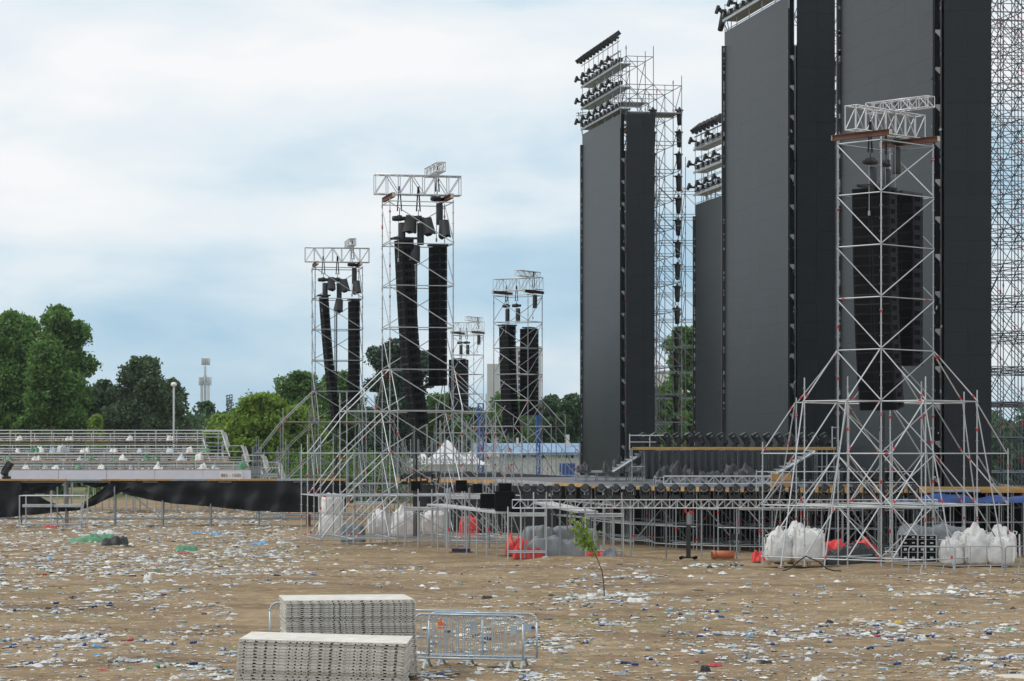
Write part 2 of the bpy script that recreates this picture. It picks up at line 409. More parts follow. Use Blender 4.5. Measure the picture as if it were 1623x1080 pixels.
    stuff_part('red_collar', col, M['red'], root)
    stuff_part('coupler', dots, M[mk], root)
    zt = z0 + 2*nl
    if roof:
        for v in (.12, bv - .12):                                            # brown I-beams lying across the short sides
            a, b = o + V*v - U*.35 + Vector((0,0,zt+.27)), o + V*v + U*(bu+.35) + Vector((0,0,zt+.27))
            mb = MB(); Rm = Matrix.Rotation(R(th), 3, 'Z'); c = (a+b)/2 - org
            mb.box(c + Vector((0,0,.10)), (.16, (b-a).length, .022), Rm); mb.box(c - Vector((0,0,.10)), (.16, (b-a).length, .022), Rm); mb.box(c, (.02, (b-a).length, .178), Rm)
            obj('roof_beam', mb.mesh('roof_beam', M['ibeam']), root)
            mb = MB()
            for e_ in (a, b): mb.box(e_ + (Vector((0,0,.0))) + (e_-(a+b)/2).normalized()*.012 - org, (.16, .02, .2), Rm)
            obj('beam_end', mb.mesh('beam_end', M['l_cream']), root)
        mb = MB(); a = o - V*.55 + U*bu*.5 + Vector((0,0,zt+.42)); b = o + V*(bv+.55) + U*bu*.5 + Vector((0,0,zt+.42))
        truss(mb, a - org, b - org, .52, .92, .62, .032, .022); obj('roof_truss', mb.mesh('roof_truss', M['alu'], True), root)
        mb = MB(); a = o + V*bv*.78 - U*.45 + Vector((0,0,zt+1.44)); b = o + V*bv*.78 + U*(bu+.5) + Vector((0,0,zt+1.44))
        truss(mb, a - org, b - org, .42, .42, .42, .026, .018); obj('cross_truss', mb.mesh('cross_truss', M['alu'], True), root)
    return dict(o=o, U=U, V=V, bv=bv, bu=bu, zt=zt, root=root, th=th)

# --- line arrays
def cabinet_mesh(w, h, d):
    mb = MB(); f, bk = h/2 * .985, h/2 * .95
    mb.add([(-w/2, -d/2, -f), (w/2, -d/2, -f), (w/2, d/2, -bk), (-w/2, d/2, -bk), (-w/2, -d/2, f), (w/2, -d/2, f), (w/2, d/2, bk), (-w/2, d/2, bk)],
           [(0,3,2,1),(4,5,6,7),(0,1,5,4),(1,2,6,5),(2,3,7,6),(3,0,4,7)])
    mb.box((0, -d/2-.006, 0), (.03, .012, h*.9), mi=1)
    for sx in (-1, 1):
        mb.box((sx*w*.26, -d/2-.004, 0), (w*.40, .008, h*.78), mi=2)
        for yy in (-d*.18, d*.10): mb.box((sx*(w/2+.003), yy, 0), (.012, d*.22, h*.5), mi=1)
        mb.box((sx*(w/2+.012), -d*.40, 0), (.024, d*.12, h*.94), mi=0)
    for xx in (-.22, -.10, .12, .24): mb.box((xx*w, d/2+.006, 0), (w*.085, .012, h*.42), mi=1)
    return mb.mesh('speaker_cabinet', [M['speaker'], M['shadeblack'], M['blackm']])
CAB = {}
def line_array(pt, ang, n, h, w, d, label, lean=0., curve=0., grey=()):
    """pt: top centre; ang: direction the fronts face (deg, 0 = towards -Y); lean/curve: tilt in degrees at the top / added down to the bottom"""
    key = (w, h, d)
    if key not in CAB: CAB[key] = cabinet_mesh(w, h, d)
    root = thing('line_array', label, 'loudspeaker array', pt, 'line arrays of black loudspeakers', (0, 0, R(ang)))
    mb = MB(); mb.box((-.25*w, .0, .05), (.07, d*1.9, .1)); mb.box((.25*w, .0, .05), (.07, d*1.9, .1)); mb.box((0, -d*.8, .07), (.55*w, .1, .06)); mb.box((0, d*.8, .07), (.55*w, .1, .06))
    obj('flying_frame', mb.mesh('flying_frame', M['black']), root)
    p = Vector((0, 0, -.02))
    for i in range(n):
        a = R(lean + curve * (i / max(1, n-1))**2)
        dn = Vector((0, -math.sin(a)*-1, -math.cos(a)))
        c = p + dn * (h/2)
        obj('speaker_cabinet', CAB[key], root, c, (a, 0, 0)); p = p + dn * h
    return root

# --- hoists
HO = Proto('chain_hoist', 'chain hoist')
mb = MB(); q = Matrix.Rotation(R(90), 3, 'Y'); mb.lathe([(.05, -.36), (.11, -.34), (.13, -.22), (.13, .1), (.10, .14), (.10, .3), (.06, .36)], 10, q)
mb.box((0, 0, .02), (.22, .3, .26)); mb.tube((0,0,.1), (0,0,.45), .02, 6); HO.part('motor_body', mb.mesh('motor_body', M['black'], True))
mb = MB(); mb.lathe([(.15, -1.25), (.17, -1.2), (.17, -.3), (.13, -.2)], 10, None, (.12, 0, 0)); HO.part('chain_bag', mb.mesh('chain_bag', M['sack'], True))
mb = MB(); mb.tube((-.05, 0, -.1), (-.05, 0, -1.9), .018, 5); mb.tube((-.05, 0, -1.9), (-.05, 0, -2.08), .05, 6); HO.part('lifting_chain', mb.mesh('lifting_chain', M['galvdull']))
mb = MB(); mb.box((-.06, 0, .95), (.06, .03, 1.2), Matrix.Rotation(R(4), 3, 'Y')); mb.box((.06, 0, .95), (.06, .03, 1.2), Matrix.Rotation(R(-4), 3, 'Y')); HO.part('sling', mb.mesh('sling', M['cloth']))
def sack_mesh(seed):
    r_ = random.Random(seed)
    v, f = grid(12, 6, lambda a, b: ((.26 + .10*b + .05*math.sin(a*25+seed)*b) * math.cos(2*math.pi*a), (.22 + .08*b) * math.sin(2*math.pi*a), .38 - .8*b + .06*math.sin(a*19+seed*2)*b))
    mb = MB(); mb.add(v, f); mb.add([v[i] for i in range(12)], [tuple(range(12))]); return mb.mesh('rain_cover', M['sack'], True)
SACK = [sack_mesh(i) for i in range(3)]
def rig(t, where, arrays, sacks=2, hn=(0.2, .5, .85)):
    o, U, V, bv, bu, zt = (t[k] for k in ('o', 'U', 'V', 'bv', 'bu', 'zt'))
    for k, v in enumerate(hn):
        HO.spawn(o + V*bv*v + U*bu*(.5 + (.25 if k == 2 else -.1)) + Vector((0,0, zt - .75 + (1.05 if k == 2 else 0))), (0,0,R(t['th'] + (20 if k else -10))),
                 f'black chain hoist slung {("by the end", "at the middle", "by the crosspiece")[k]} of the truss, {where}', 'chain hoists under the roof trusses')
    for k in range(sacks):
        single('rain_cover', SACK[k % 3], f'black rain cover bag {("tied beside the middle hoist", "sagging over a hoist motor", "wrapped round a hoist")[k]} on the {where}', 'rain cover',
               o + V*bv*(.36 + .27*k) + U*bu*.3 + Vector((0,0,zt-1.0 - .1*k)), (0, R(8), rnd.random()*3), 'black rain covers on the hoists')

tR = tower(1396.6, 96.4, 44.6, 3.33, 2.07, 8, 'wide based scaffold tower in front of the tall black screens', arm=2.07, flip=True)
tA = tower(618, 120, 13, 3.07, 2.07, 8, 'tallest scaffold tower over the white bulk bags by the black draped walkway', second=True, steep=False)
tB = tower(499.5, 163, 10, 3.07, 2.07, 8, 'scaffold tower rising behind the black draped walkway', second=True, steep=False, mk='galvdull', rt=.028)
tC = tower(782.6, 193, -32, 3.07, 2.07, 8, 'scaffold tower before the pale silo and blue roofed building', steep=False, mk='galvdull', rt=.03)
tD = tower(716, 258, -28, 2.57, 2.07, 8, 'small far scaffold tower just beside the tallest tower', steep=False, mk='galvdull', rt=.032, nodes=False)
rig(tR, 'screen side tower', 0, 0, (.12, .42, .9)); rig(tA, 'tallest tower', 0, 3); rig(tB, 'tower behind the draped walkway', 0, 3); rig(tC, 'tower before the silo', 0, 0); rig(tD, 'small far tower', 0, 0)
line_array(P(1386, 298, 97.6), -34, 23, .372, 1.55, .74, 'long speaker array with curved foot on the tower before the screens', 1.5, 9)
line_array(P(1436, 309, 99.0), -40, 18, .372, 1.05, .80, 'straight speaker array with grey cabinets on the tower before the screens', 0, 0)
line_array(P(640, 380, 121.2), -70, 24, .372, 1.15, .62, 'long curved speaker array hanging down the tallest tower', 2.6, 7)
line_array(P(694, 391, 121.5), -58, 18, .372, 1.0, .45, 'straight speaker array hanging down the tallest tower', 0, 0)
line_array(P(513, 470, 164.2), -74, 23, .372, 1.1, .42, 'thin curved speaker array on the tower behind the draped walkway', 4, 7)
line_array(P(561, 477, 164.6), -62, 18, .372, 1.0, .40, 'straight speaker array on the tower behind the draped walkway', 0, 0)
line_array(P(804, 517, 194.5), -58, 22, .372, 1.3, .7, 'curved speaker array on the tower before the silo', 1, 6)
line_array(P(839, 521, 195.0), -25, 18, .372, 1.3, .6, 'straight speaker array on the tower before the silo', 0, 0)
line_array(P(727, 570, 259.5), -20, 15, .372, 1.9, .7, 'short wide speaker array on the small far tower', 0, 1)
for (px, py, Y, w_) in ((1398, 655, 97.9, 'under the curved array of the tower before the screens'), (658, 398, 121.8, 'beside the curved array of the tallest tower'), (532, 485, 164.5, 'beside the curved array behind the draped walkway')):
    mb = MB(); a = P(px, py, Y); 
    for k in range(4): mb.tube((.05*k-.07, 0, -a.z+.1), (.05*k-.07+.04*math.sin(k), 0, 0), .022, 5)
    single('cable_loom', mb.mesh('cable_loom', M['black']), f'black cable bundle hanging {w_}', 'cables', a)
for (px, py, Y, w_) in ((657, 402, 121.0, 'high on the tallest tower'), (537, 484, 164.0, 'on the tower behind the draped walkway')):
    single('rain_cover', SACK[1], f'black rain cover over a cable joint {w_}', 'rain cover', P(px, py, Y), (0, .2, 1), 'black rain covers on the hoists')

# ------------------------------------------------------------------ LED screen towers
DL = Vector((-.198, .980, 0)); NL = Vector((.980, .198, 0))       # along the big face (away from the camera), and into the tower
def led_tower(px, Y, zt, label, length=12.25, zb=2.6, dark=True, dark_w=2.05, cols=7, gap=.46):
    p0 = Vector((X(px, Y), Y, 0)); root = thing('screen_tower', label, 'LED screen', p0 + Vector((0,0,zb)), 'tall black video screens of the stage')
    rows = round((zt - zb) / 1.0); h = (zt - zb) / rows; w = length / cols
    ang = math.atan2(DL.y, DL.x)
    mb = MB(); mb.box((0,0,0), (w - .005, .10, h - .004)); tile = mb.mesh('led_tile', M['led'])
    for c in range(cols):
        for r in range(rows):
            q = p0 + DL * (w * (c + .5)) + Vector((0,0, zb + h * (r + .5)))
            obj('led_tile', tile, root, q - root.location, (R(rnd.uniform(-.05, .05)), 0, ang + R(rnd.uniform(-.05, .05))))
    mb = MB(); c = DL*length/2 + NL*.17 + Vector((0,0,(zt-zb)/2)); mb.box(c, (length, .2, zt-zb), Matrix.Rotation(ang, 3, 'Z')); obj('screen_backing', mb.mesh('screen_backing', M['blackm']), root)
    mb = MB(); mb.box(DL*(length+.2) + Vector((0,0,(zt-zb)/2 - .4)), (.35, .3, zt-zb-.8)); 
    obj('edge_post', mb.mesh('edge_post', M['black']), root)
    bits = MB()
    for k in range(int((zt-zb)*2.2)): bits.box(DL*(length+.02) - NL*.1 + Vector((0,0,rnd.random()*(zt-zb-1))), (.07, .06, rnd.uniform(.05, .3)), mi=rnd.choice((0,0,1)))
    stuff_part('cable_clip', bits, [M['galvdull'], M['l_grey']], root)
    if dark:
        mb = MB(); mb.box((0,0,0), (dark_w/2 - .005, .1, h - .004)); st = mb.mesh('side_tile', M['led'])
        s0 = p0 + NL*(gap) - DL*.02
        for c in range(2):
            for r in range(rows):
                q = s0 + Vector((dark_w/2*(c+.5), .0, zb + h*(r+.5)))
                obj('side_tile', st, root, q - root.location, (R(rnd.uniform(-.05, .05)), 0, R(rnd.uniform(-.05, .05))))
        mb = MB(); mb.box(s0 + Vector((dark_w/2, .16, (zt+zb)/2)) - root.location, (dark_w, .18, zt-zb)); obj('side_backing', mb.mesh('side_backing', M['blackm']), root)
        bits = MB(); gx = p0 + NL*(gap*.5) + DL*.25 - root.location                  # clutter in the gap between the two faces
        z = .3
        while z < zt - zb - .6:
            bits.lathe([(.10, 0), (.13, .1), (.13, .85), (.08, .95)], 8, None, gx + Vector((rnd.uniform(-.03,.03), -.05, z)), 0)
            bits.box(gx + Vector((0, -.22, z + 1.2)), (.22, .1, .30), Matrix.Rotation(.2, 3, 'X'), rnd.choice((1, 1, 2)))
            for q_ in range(9): bits.box(gx + Vector((rnd.uniform(-.24, .16), rnd.uniform(-.3, .1), z + rnd.uniform(0, 1.6))), (rnd.uniform(.03, .09), .05, rnd.uniform(.03, .22)), Matrix.Rotation(rnd.uniform(-.8, .8), 3, 'Y'), rnd.choice((0, 1, 2, 2)))
            z += 1.62
            bits.tube(gx + Vector((-.18, .1, z-1.5)), gx + Vector((.18, .1, z-.7)), .02, 5, 2); bits.tube(gx + Vector((.18, .1, z-.7)), gx + Vector((-.18, .1, z)), .02, 5, 2)
        mb = MB(); mb.box(p0 + NL*(gap*.5 + .25) + DL*.75 + Vector((0,0,(zt-zb)/2)) - root.location, (gap*1.25, .05, zt-zb)); obj('gap_dark_sheet', mb.mesh('gap_dark_sheet', M['cloth']), root)  # black sheet added to keep bright sky out of the gap
        stuff_part('gap_fitting', bits, [M['black'], M['l_grey'], M['galvdull']], root)
        mb = MB(); mb.tube(gx + Vector((-.2, .15, 0)), gx + Vector((-.2, .15, zt-zb)), .03); mb.tube(gx + Vector((.2, .15, 0)), gx + Vector((.2, .15, zt-zb)), .03); obj('gap_truss', mb.mesh('gap_truss', M['galvdull']), root)
    return p0
L1 = led_tower(983.7, 185, 29.2, 'freestanding black screen tower with lamp racks stepping up above it')
L2 = led_tower(1250.5, 137, 29.2, 'tall black screen tower rising beyond the raised row of lamps')
L3 = led_tower(1480, 109.3, 30.5, 'closest black screen tower behind the speaker tower and bulk bags'.replace('closest', 'broadest'))
L4 = led_tower(1155, 170.5, 21.9, 'low black screen recessed between two taller screen towers', length=8.2, dark=False, cols=5)
L5 = led_tower(1352, 139.5, 22.0, 'narrow strip of a recessed screen behind the speaker tower', length=6, dark=False, cols=4)

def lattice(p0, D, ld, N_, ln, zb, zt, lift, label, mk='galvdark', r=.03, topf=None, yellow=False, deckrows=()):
    """scaffold block: bays ld along D, bays ln along N_"""
    root = thing('scaffolding', label, 'scaffold', p0, 'blocks of open scaffolding around the stage'); T = []; col = MB(); dk = MB()
    ds = [sum(ld[:i]) for i in range(len(ld)+1)]; ns = [sum(ln[:i]) for i in range(len(ln)+1)]
    tf = topf or (lambda i, j: zt)
    Rm = Matrix.Rotation(math.atan2(D.y, D.x), 3, 'Z')
    for i, a in enumerate(ds):
        for j, b in enumerate(ns):
            q = p0 + D*a + N_*b; h = tf(i, j)
            T.append(('standard', q + Vector((0,0,zb)), q + Vector((0,0,h + .7)), r))
            z = zb + .3; l = 0
            while z <= h + .01:
                for i2, j2 in ((i+1, j), (i, j+1)):
                    if i2 < len(ds) and j2 < len(ns) and z <= tf(i2, j2) + .01:
                        q2 = p0 + D*ds[i2] + N_*ns[j2]; k = Vector((0,0,z)); T.append(('ledger', q + k, q2 + k, r*.9))
                        if z + lift <= min(h, tf(i2, j2)) + .01 and (rnd.random() < .72 if j2 > j else (i + j) % 2 == 0):
                            k2 = Vector((0,0,z+lift)); a_, b_ = (q + k2, q2 + k)
                            T.append(('brace', b_, a_, r*.85))
                if rnd.random() < .35: col.tube(q + Vector((0,0,z+.5)) - p0, q + Vector((0,0,z+.66)) - p0, r*1.7, 5)
                if l in deckrows and rnd.random() < .4 and i + 1 < len(ds) and j + 1 < len(ns) and z < min(h, tf(i+1, j+1)) + .01:
                    c = p0 + D*(a + ld[i]/2) + N_*(b + ln[j]/2) + Vector((0,0,z+.06)); dk.box(c - p0, (ld[i]*.98, ln[j]*.9, .06), Rm)
                z += lift; l += 1
    T.sort(key=lambda t: t[1].y)
    emit(T, root, mk, 240)
    if col.v: stuff_part('red_collar', col, M['red'], root)
    if dk.v: stuff_part('walk_board', dk, M['galvdull'], root)
    return root
b1 = L1 + NL*.5 + DL*.35
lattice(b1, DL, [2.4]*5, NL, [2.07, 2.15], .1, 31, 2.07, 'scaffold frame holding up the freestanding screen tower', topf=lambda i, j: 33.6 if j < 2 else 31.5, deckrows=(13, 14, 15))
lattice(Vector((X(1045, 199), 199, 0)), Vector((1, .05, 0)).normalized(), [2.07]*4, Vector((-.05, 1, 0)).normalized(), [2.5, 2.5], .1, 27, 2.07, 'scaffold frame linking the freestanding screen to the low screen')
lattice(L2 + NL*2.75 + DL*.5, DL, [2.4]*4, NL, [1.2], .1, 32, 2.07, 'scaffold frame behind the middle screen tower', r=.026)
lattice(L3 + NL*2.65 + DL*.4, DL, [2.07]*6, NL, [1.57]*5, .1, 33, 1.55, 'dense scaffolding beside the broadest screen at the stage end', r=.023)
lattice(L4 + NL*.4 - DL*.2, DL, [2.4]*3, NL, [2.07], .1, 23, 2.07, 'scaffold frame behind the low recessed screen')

# --- lamps
def lathe_rot(prof, n, ax): return prof
FL = Proto('moving_light', 'stage light')                 # round headed moving light, lens towards -Y
mb = MB(); mb.box((0, 0, .06), (.38, .28, .12)); mb.box((0, 0, .13), (.30, .22, .03)); FL.part('base', mb.mesh('base', M['black']))
mb = MB()
for s_ in (-1, 1): mb.box((s_*.205, 0, .33), (.045, .14, .38)); mb.tube((s_*.23, 0, .43), (s_*.16, 0, .43), .07, 8)
mb.box((0, 0, .155), (.45, .14, .035)); FL.part('yoke', mb.mesh('yoke', M['black']))
mb = MB(); q = Matrix.Rotation(R(78), 3, 'X'); mb.lathe([(.06, -.20), (.13, -.17), (.175, -.06), (.185, .05), (.175, .15), (.165, .17)], 14, q, (0, 0, .44)); hd = FL.part('head', mb.mesh('head', M['black'], True))
mb = MB(); mb.lathe([(.15, .172), (.12, .185), (.02, .195)], 14, q, (0, 0, .44)); FL.part('lens', mb.mesh('lens', M['lens'], True), parent=hd)
mb = MB()
for k in range(7):
    a0, a1 = R(200 + 20*k), R(220 + 20*k); mb.tube(q @ Vector((.163*math.cos(a0), .163*math.sin(a0), .178)) + Vector((0,0,.44)), q @ Vector((.163*math.cos(a1), .163*math.sin(a1), .178)) + Vector((0,0,.44)), .014, 5)
FL.part('lens_ring', mb.mesh('lens_ring', M['l_grey']), parent=hd)
TL = Proto('moving_light', 'stage light')                 # boxy head tilted up and over to -X
mb = MB(); mb.box((0, 0, .07), (.42, .36, .14)); TL.part('base', mb.mesh('base', M['black']))
mb = MB()
for s_ in (-1, 1): mb.box((0, s_*.22, .34), (.16, .05, .42))
mb.box((0, 0, .16), (.16, .48, .04)); TL.part('yoke', mb.mesh('yoke', M['black']))
mb = MB(); q = Matrix.Rotation(R(-32), 3, 'Y'); mb.lathe([(.12, -.36), (.19, -.3), (.2, .05), (.215, .1), (.215, .42)], 8, q, (0, 0, .5)); mb.box(Vector((0,0,.5)) + q @ Vector((.19, 0, .1)), (.05, .26, .5), q); h_ = TL.part('head', mb.mesh('head', M['black']))
mb = MB(); mb.lathe([(.19, .421), (.1, .43), (.01, .432)], 10, q, (0, 0, .5)); TL.part('lens', mb.mesh('lens', M['lens'], True), parent=h_)
mb = MB(); mb.box(Vector((0,0,.5)) + q @ Vector((.22, 0, -.12)), (.012, .2, .12), q); mb.box(Vector((0,0,.5)) + q @ Vector((.05, -.2, .2)), (.2, .014, .05), q); mb.box(Vector((0,0,.5)) + q @ Vector((.0, -.2, .41)), (.36, .03, .03), q); TL.part('vent_plate', mb.mesh('vent_plate', M['l_grey']), parent=h_)
# little bracket light that sticks out sideways (-NL side), single mesh
mb = MB(); mb.tube((0,0,0), (-.65, 0, .12), .045, 6); mb.box((-.42, 0, .1), (.4, .16, .16)); mb.lathe([(.09, -.30), (.13, -.25), (.13, .25), (.09, .30)], 8, Matrix.Rotation(R(18), 3, 'Y'), (-.76, 0, .15)); mb.box((-.57, 0, .14), (.08, .4, .24))
BR = mb.mesh('bracket_light', M['black'])
mb = MB(); mb.lathe([(.05, -.62), (.16, -.58), (.2, -.1), (.23, .35), (.24, .45), (.3, .47), (.3, .55), (.12, .58), (.06, .75)], 9); mb.tube((-.38, 0, .52), (.12, 0, .6), .05, 6)
HL = mb.mesh('hanging_lamp', M['black'], True)
mb = MB(); mb.box((0, 0, .25), (.9, .28, .34), Matrix.Rotation(R(-38), 3, 'Y')); mb.box((0, 0, .0), (.2, .2, .3)); mb.box((.1, 0, .12), (.4, .3, .12))
BL = mb.mesh('bank_light', M['black'])
angL = math.atan2(NL.y, NL.x)
def rack(p0, length, z, n, where, off=0., strobes=20, white='l_grey', bank=None):
    """a row of lamps along DL on a catwalk edge: beam, strobes (parts) and bracket lights (things)"""
    root = thing('lamp_rack', f'long lamp catwalk {where}', 'lamp rack', p0 + Vector((0,0,z)), 'lamp catwalks above the screens')
    Rm = Matrix.Rotation(math.atan2(DL.y, DL.x), 3, 'Z')
    mb = MB(); mb.box(DL*length/2 + NL*.35, (length, .9, .07), Rm); obj('walk_board', mb.mesh('walk_board', M['galvdull']), root)
    mb = MB(); mb.box(DL*length/2 - NL*.12 + Vector((0,0,-.02)), (length, .06, .15), Rm); obj('edge_beam', mb.mesh('edge_beam', M['galvdull']), root)
    mb = MB(); mb.box((0,0,0), (.30, .30, .26)); mb.box((.0, .16, .0), (.22, .03, .18), mi=1); mb.box((.25, .0, -.06), (.16, .2, .14), mi=2); mb.tube((-.3, 0, -.2), (.3, 0, -.2), .025, 5, 1); sm = mb.mesh('strobe', [M['black'], M[white], M['galvdull']])
    for k in range(strobes):
        obj('strobe', sm, root, DL*(length*(k+.5)/strobes) + NL*(.06 - .1*(k % 2)) + Vector((0,0,.33)), (rnd.uniform(-.3, .3), 0, math.atan2(DL.y, DL.x)))
    T = [('guard_rail', p0 + DL*.1 + Vector((0,0,z+.9)), p0 + DL*length + Vector((0,0,z+.9)), .025), ('guard_rail', p0 + DL*.1 + Vector((0,0,z-.6)), p0 + DL*length + Vector((0,0,z-.6)), .025)]
    for k in range(6): T.append(('upright', p0 + DL*length*k/5 + Vector((0,0,z-1.4)), p0 + DL*length*k/5 + Vector((0,0,z+1.0)), .025))
    if bank:
        for k in range(8): q = p0 + DL*length*(k+.3)/8 - NL*.1; T.append(('bank_post', q + Vector((0,0,z)), q + Vector((0,0,bank)), .025))
        for zz in (bank - .25, bank - 1.0): T.append(('bank_rail', p0 - NL*.1 + Vector((0,0,zz)), p0 + DL*length - NL*.1 + Vector((0,0,zz)), .03))
    emit(T, root, 'galvdull')
    for k in range(n):
        single('bracket_light', BR, f'bracket lamp, {ORD[n-1-k]} from the outer tip, lamp catwalk {where}', 'stage light', p0 + DL*(length*(k+.8)/(n+.0)) + NL*(.05) + Vector((0,0,z+.42)), (0,0,angL), 'bracket lamps sticking out of the lamp catwalks', (.86,)*3)
rack(L1, 12.4, 29.6, 6, 'lowest above the freestanding screen')
rack(L1, 12.4, 31.2, 6, 'midmost above the freestanding screen')
rack(L1, 12.4, 32.9, 6, 'highest above the freestanding screen', bank=34.8)
rack(L4, 8.4, 22.6, 4, 'lowest above the low recessed screen', strobes=13)
rack(L4, 8.4, 24.2, 4, 'midmost above the low recessed screen', strobes=13)
rack(L4, 8.4, 25.8, 2, 'highest above the low recessed screen', strobes=13, bank=26.95)
rack(L2 + Vector((0,0,0)), 12.4, 29.9, 5, 'above the middle screen tower')
rack(L5 + DL*.8, 4.6, 22.8, 1, 'lowest above the narrow screen strip', strobes=5)
rack(L5 + DL*.8, 4.6, 24.4, 1, 'midmost above the narrow screen strip', strobes=5)
rack(L5 + DL*.8, 4.6, 26.0, 1, 'highest above the narrow screen strip', strobes=5)
for k in range(11):
    single('bank_light', BL, f'spot of the topmost bank over the freestanding screen, {ORD[k]} from its high end', 'stage light', L1 + DL*(12.2*(k+.5)/11) - NL*.3 + Vector((0,0,34.75)), (0,0,angL), 'spot lamps of the topmost bank')
for k in range(7):
    single('bank_light', BL, f'spot lamp of the bank over the low screen, {ORD[k]} from the tall screen', 'stage light', L4 + DL*(1 + 6.0*k/6) - NL*.3 + Vector((0,0,26.9)), (0,0,angL), 'spot lamps above the low screen')
for (px, Y, yt, yb, step, where) in ((1077, 187, 182, 700, 35, 'outer post of the freestanding screen scaffold'), (1035, 185.6, 182, 700, 35, 'edge of the freestanding screen')):
    y = yt; k = 0
    while y < yb:
        single('hanging_lamp', HL, f'tapered black lamp, {ORD[k]} down the {where}', 'stage light', P(px - .012*(y-yt), y + 4, Y - .3), (0, 0, rnd.uniform(-.3, .3)), 'tapered lamps hanging in columns beside the screens'); y += step; k += 1
# outrigger brackets with a hanging lamp at the top corners
for (px, py, Y, w_) in ((1145, 34, 150, 'the middle screen tower'),):
    single('hanging_lamp', HL, f'black lamp hanging off the outrigger at the upper corner of {w_}', 'stage light', P(px, py, Y), (0, .25, 0))
    mb = MB(); a = P(1158, 60, Y); 
    for q in ((1142, 24), (1150, 22), (1160, 20)): mb.tube((0,0,0), P(*q, Y) - a, .03, 6)
    mb.tube(P(1142, 22, Y) - a, P(1175, 20, Y) - a, .03, 6)
    single('outrigger_bracket', mb.mesh('outrigger_bracket', M['galvdull']), f'thin steel outrigger at the upper corner of {w_}', 'bracket', a)
mb = MB(); a = P(924, 216, 197.5)
for p, q in (((916, 178), (923, 215)), ((920, 178), (926, 205)), ((913, 180), (930, 178)), ((913, 184), (930, 181)), ((916, 178), (930, 200))): mb.tube(P(*p, 197.5) - a, P(*q, 197.5) - a, .03, 6)
single('outrigger_bracket', mb.mesh('outrigger_bracket', M['galvdull']), 'thin steel outrigger at the upper corner of the freestanding screen', 'bracket', a)

# ------------------------------------------------------------------ the stage
ZD = 2.8
def Dk(px, py): p = G(px, py, ZD); return (p.x, p.y)
stage = thing('stage', 'low dark stage floor on scaffold legs with orange edge boards', 'stage', (6, 125, 0)); so = stage.location
near = [Dk(628, 757.8), Dk(785, 759.5), Dk(835, 762), Dk(877, 765), Dk(930, 769), Dk(985, 772), Dk(1060, 774), Dk(1150, 775.3), Dk(1260, 776), (X(1480, 107.5), 107.5), (24, 107.8)]
far = [(26, 168), (X(915, 166), 166), (X(760, 164), 164), (X(628, 165), 165)]
mb = MB(); mb.prism([(x - so.x, y - so.y) for x, y in near + far], ZD - .12, ZD); obj('deck', mb.mesh('deck', M['deck']), stage)
def edge(pts, z0, z1, mk, name, t=.05):
    for a, b in zip(pts, pts[1:]):
        a, b = Vector((*a, 0)), Vector((*b, 0)); d = b - a; n_ = Vector((d.y, -d.x, 0)).normalized()
        mb = MB(); mb.box((a+b)/2 + n_*(t/2 + .004) + Vector((0,0,(z0+z1)/2)) - so, (d.length - .03, t, z1 - z0), Matrix.Rotation(math.atan2(d.y, d.x), 3, 'Z')); obj(name, mb.mesh(name, M[mk]), stage)
def split(a, b, n): return [(a[0] + (b[0]-a[0])*k/n, a[1] + (b[1]-a[1])*k/n) for k in range(n+1)]
edge(split(near[0], near[1], 6), ZD - .24, ZD - .02, 'ply', 'edge_board')
edge([near[1], near[2], near[3]], ZD - .16, ZD, 'aludeck', 'edge_board')
pts = []
for a, b in zip(near[3:-1], near[4:]): pts += split(a, b, 3)[:-1]
for a, b in zip(pts, pts[1:]):
    k = rnd.random()*1.25; edge([a, b], ZD - (.13 if k < .7 else .09), ZD + .015, 'ply' if k < .72 else 'wood' if k < .86 else 'aludeck', 'edge_board')
    if rnd.random() < .6: edge([a, b], ZD + .022, ZD + .05, 'yellow', 'tape_strip', .03)
edge([near[1], near[2], near[3]], ZD - .75, ZD - .6, 'galv', 'edge_rail')
# legs and ledgers under the stage
T = []; legs = MB(); col = MB()
def inside(x, y):
    ys_ = None
    for a, b in zip(near, near[1:]):
        if a[0] <= x <= b[0]: ys_ = a[1] + (b[1]-a[1]) * (x-a[0]) / (b[0]-a[0]); break
    return ys_
for k in range(29):
    x = -5.6 + k * .86; y0 = inside(x, 0)
    if y0 is None: continue
    for r_ in range(6):
        y = y0 + .35 + r_ * 2.2 + rnd.uniform(-.1, .1)
        top = ZD - .14 if r_ else ZD - rnd.choice((.14, .5, .14))
        T.append(('leg', Vector((x, y, 0)), Vector((x, y, top)), .03)); 
        if rnd.random() < .7:
            z = rnd.choice((.5, .9, 1.3, 1.7)); col.tube(Vector((x, y, z)) - so, Vector((x, y, z+.12)) - so, .05, 6)
        x2 = x + .86; y1 = inside(x2, 0)
        if y1 is not None:
            for z in (.3, 1.1, 1.9):
                if rnd.random() < (.75 if r_ < 3 else .5): T.append(('ledger', Vector((x, y, z)), Vector((x2, y1 + .35 + r_*2.2, z)), .026))
        if r_ < 5 and k % 2 == 0: T.append(('ledger', Vector((x, y, .3)), Vector((x, y + 2.2, .3)), .024))
        if rnd.random() < .3: T.append(('brace', Vector((x, y, .3)), Vector((x + (1.72 if rnd.random() < .5 else -1.72), y + .3, 2.3)), .022))
emit(T, stage, 'galvdull')
stuff_part('red_collar', col, M['red'], stage)
mb = MB(); v, f = grid(120, 6, lambda a, b: (-5.5 + 30.5*a - so.x, 140 - 13*min(1, a*1.75) - 16*max(0, a-.66)/.34 + .12*math.sin(a*190) - so.y, .05 + (ZD-.25)*b)); mb.add(v, f); obj('understage_dark_sheet', mb.mesh('understage_dark_sheet', M['cloth'], True), stage)  # black sheet added to darken the view under the deck
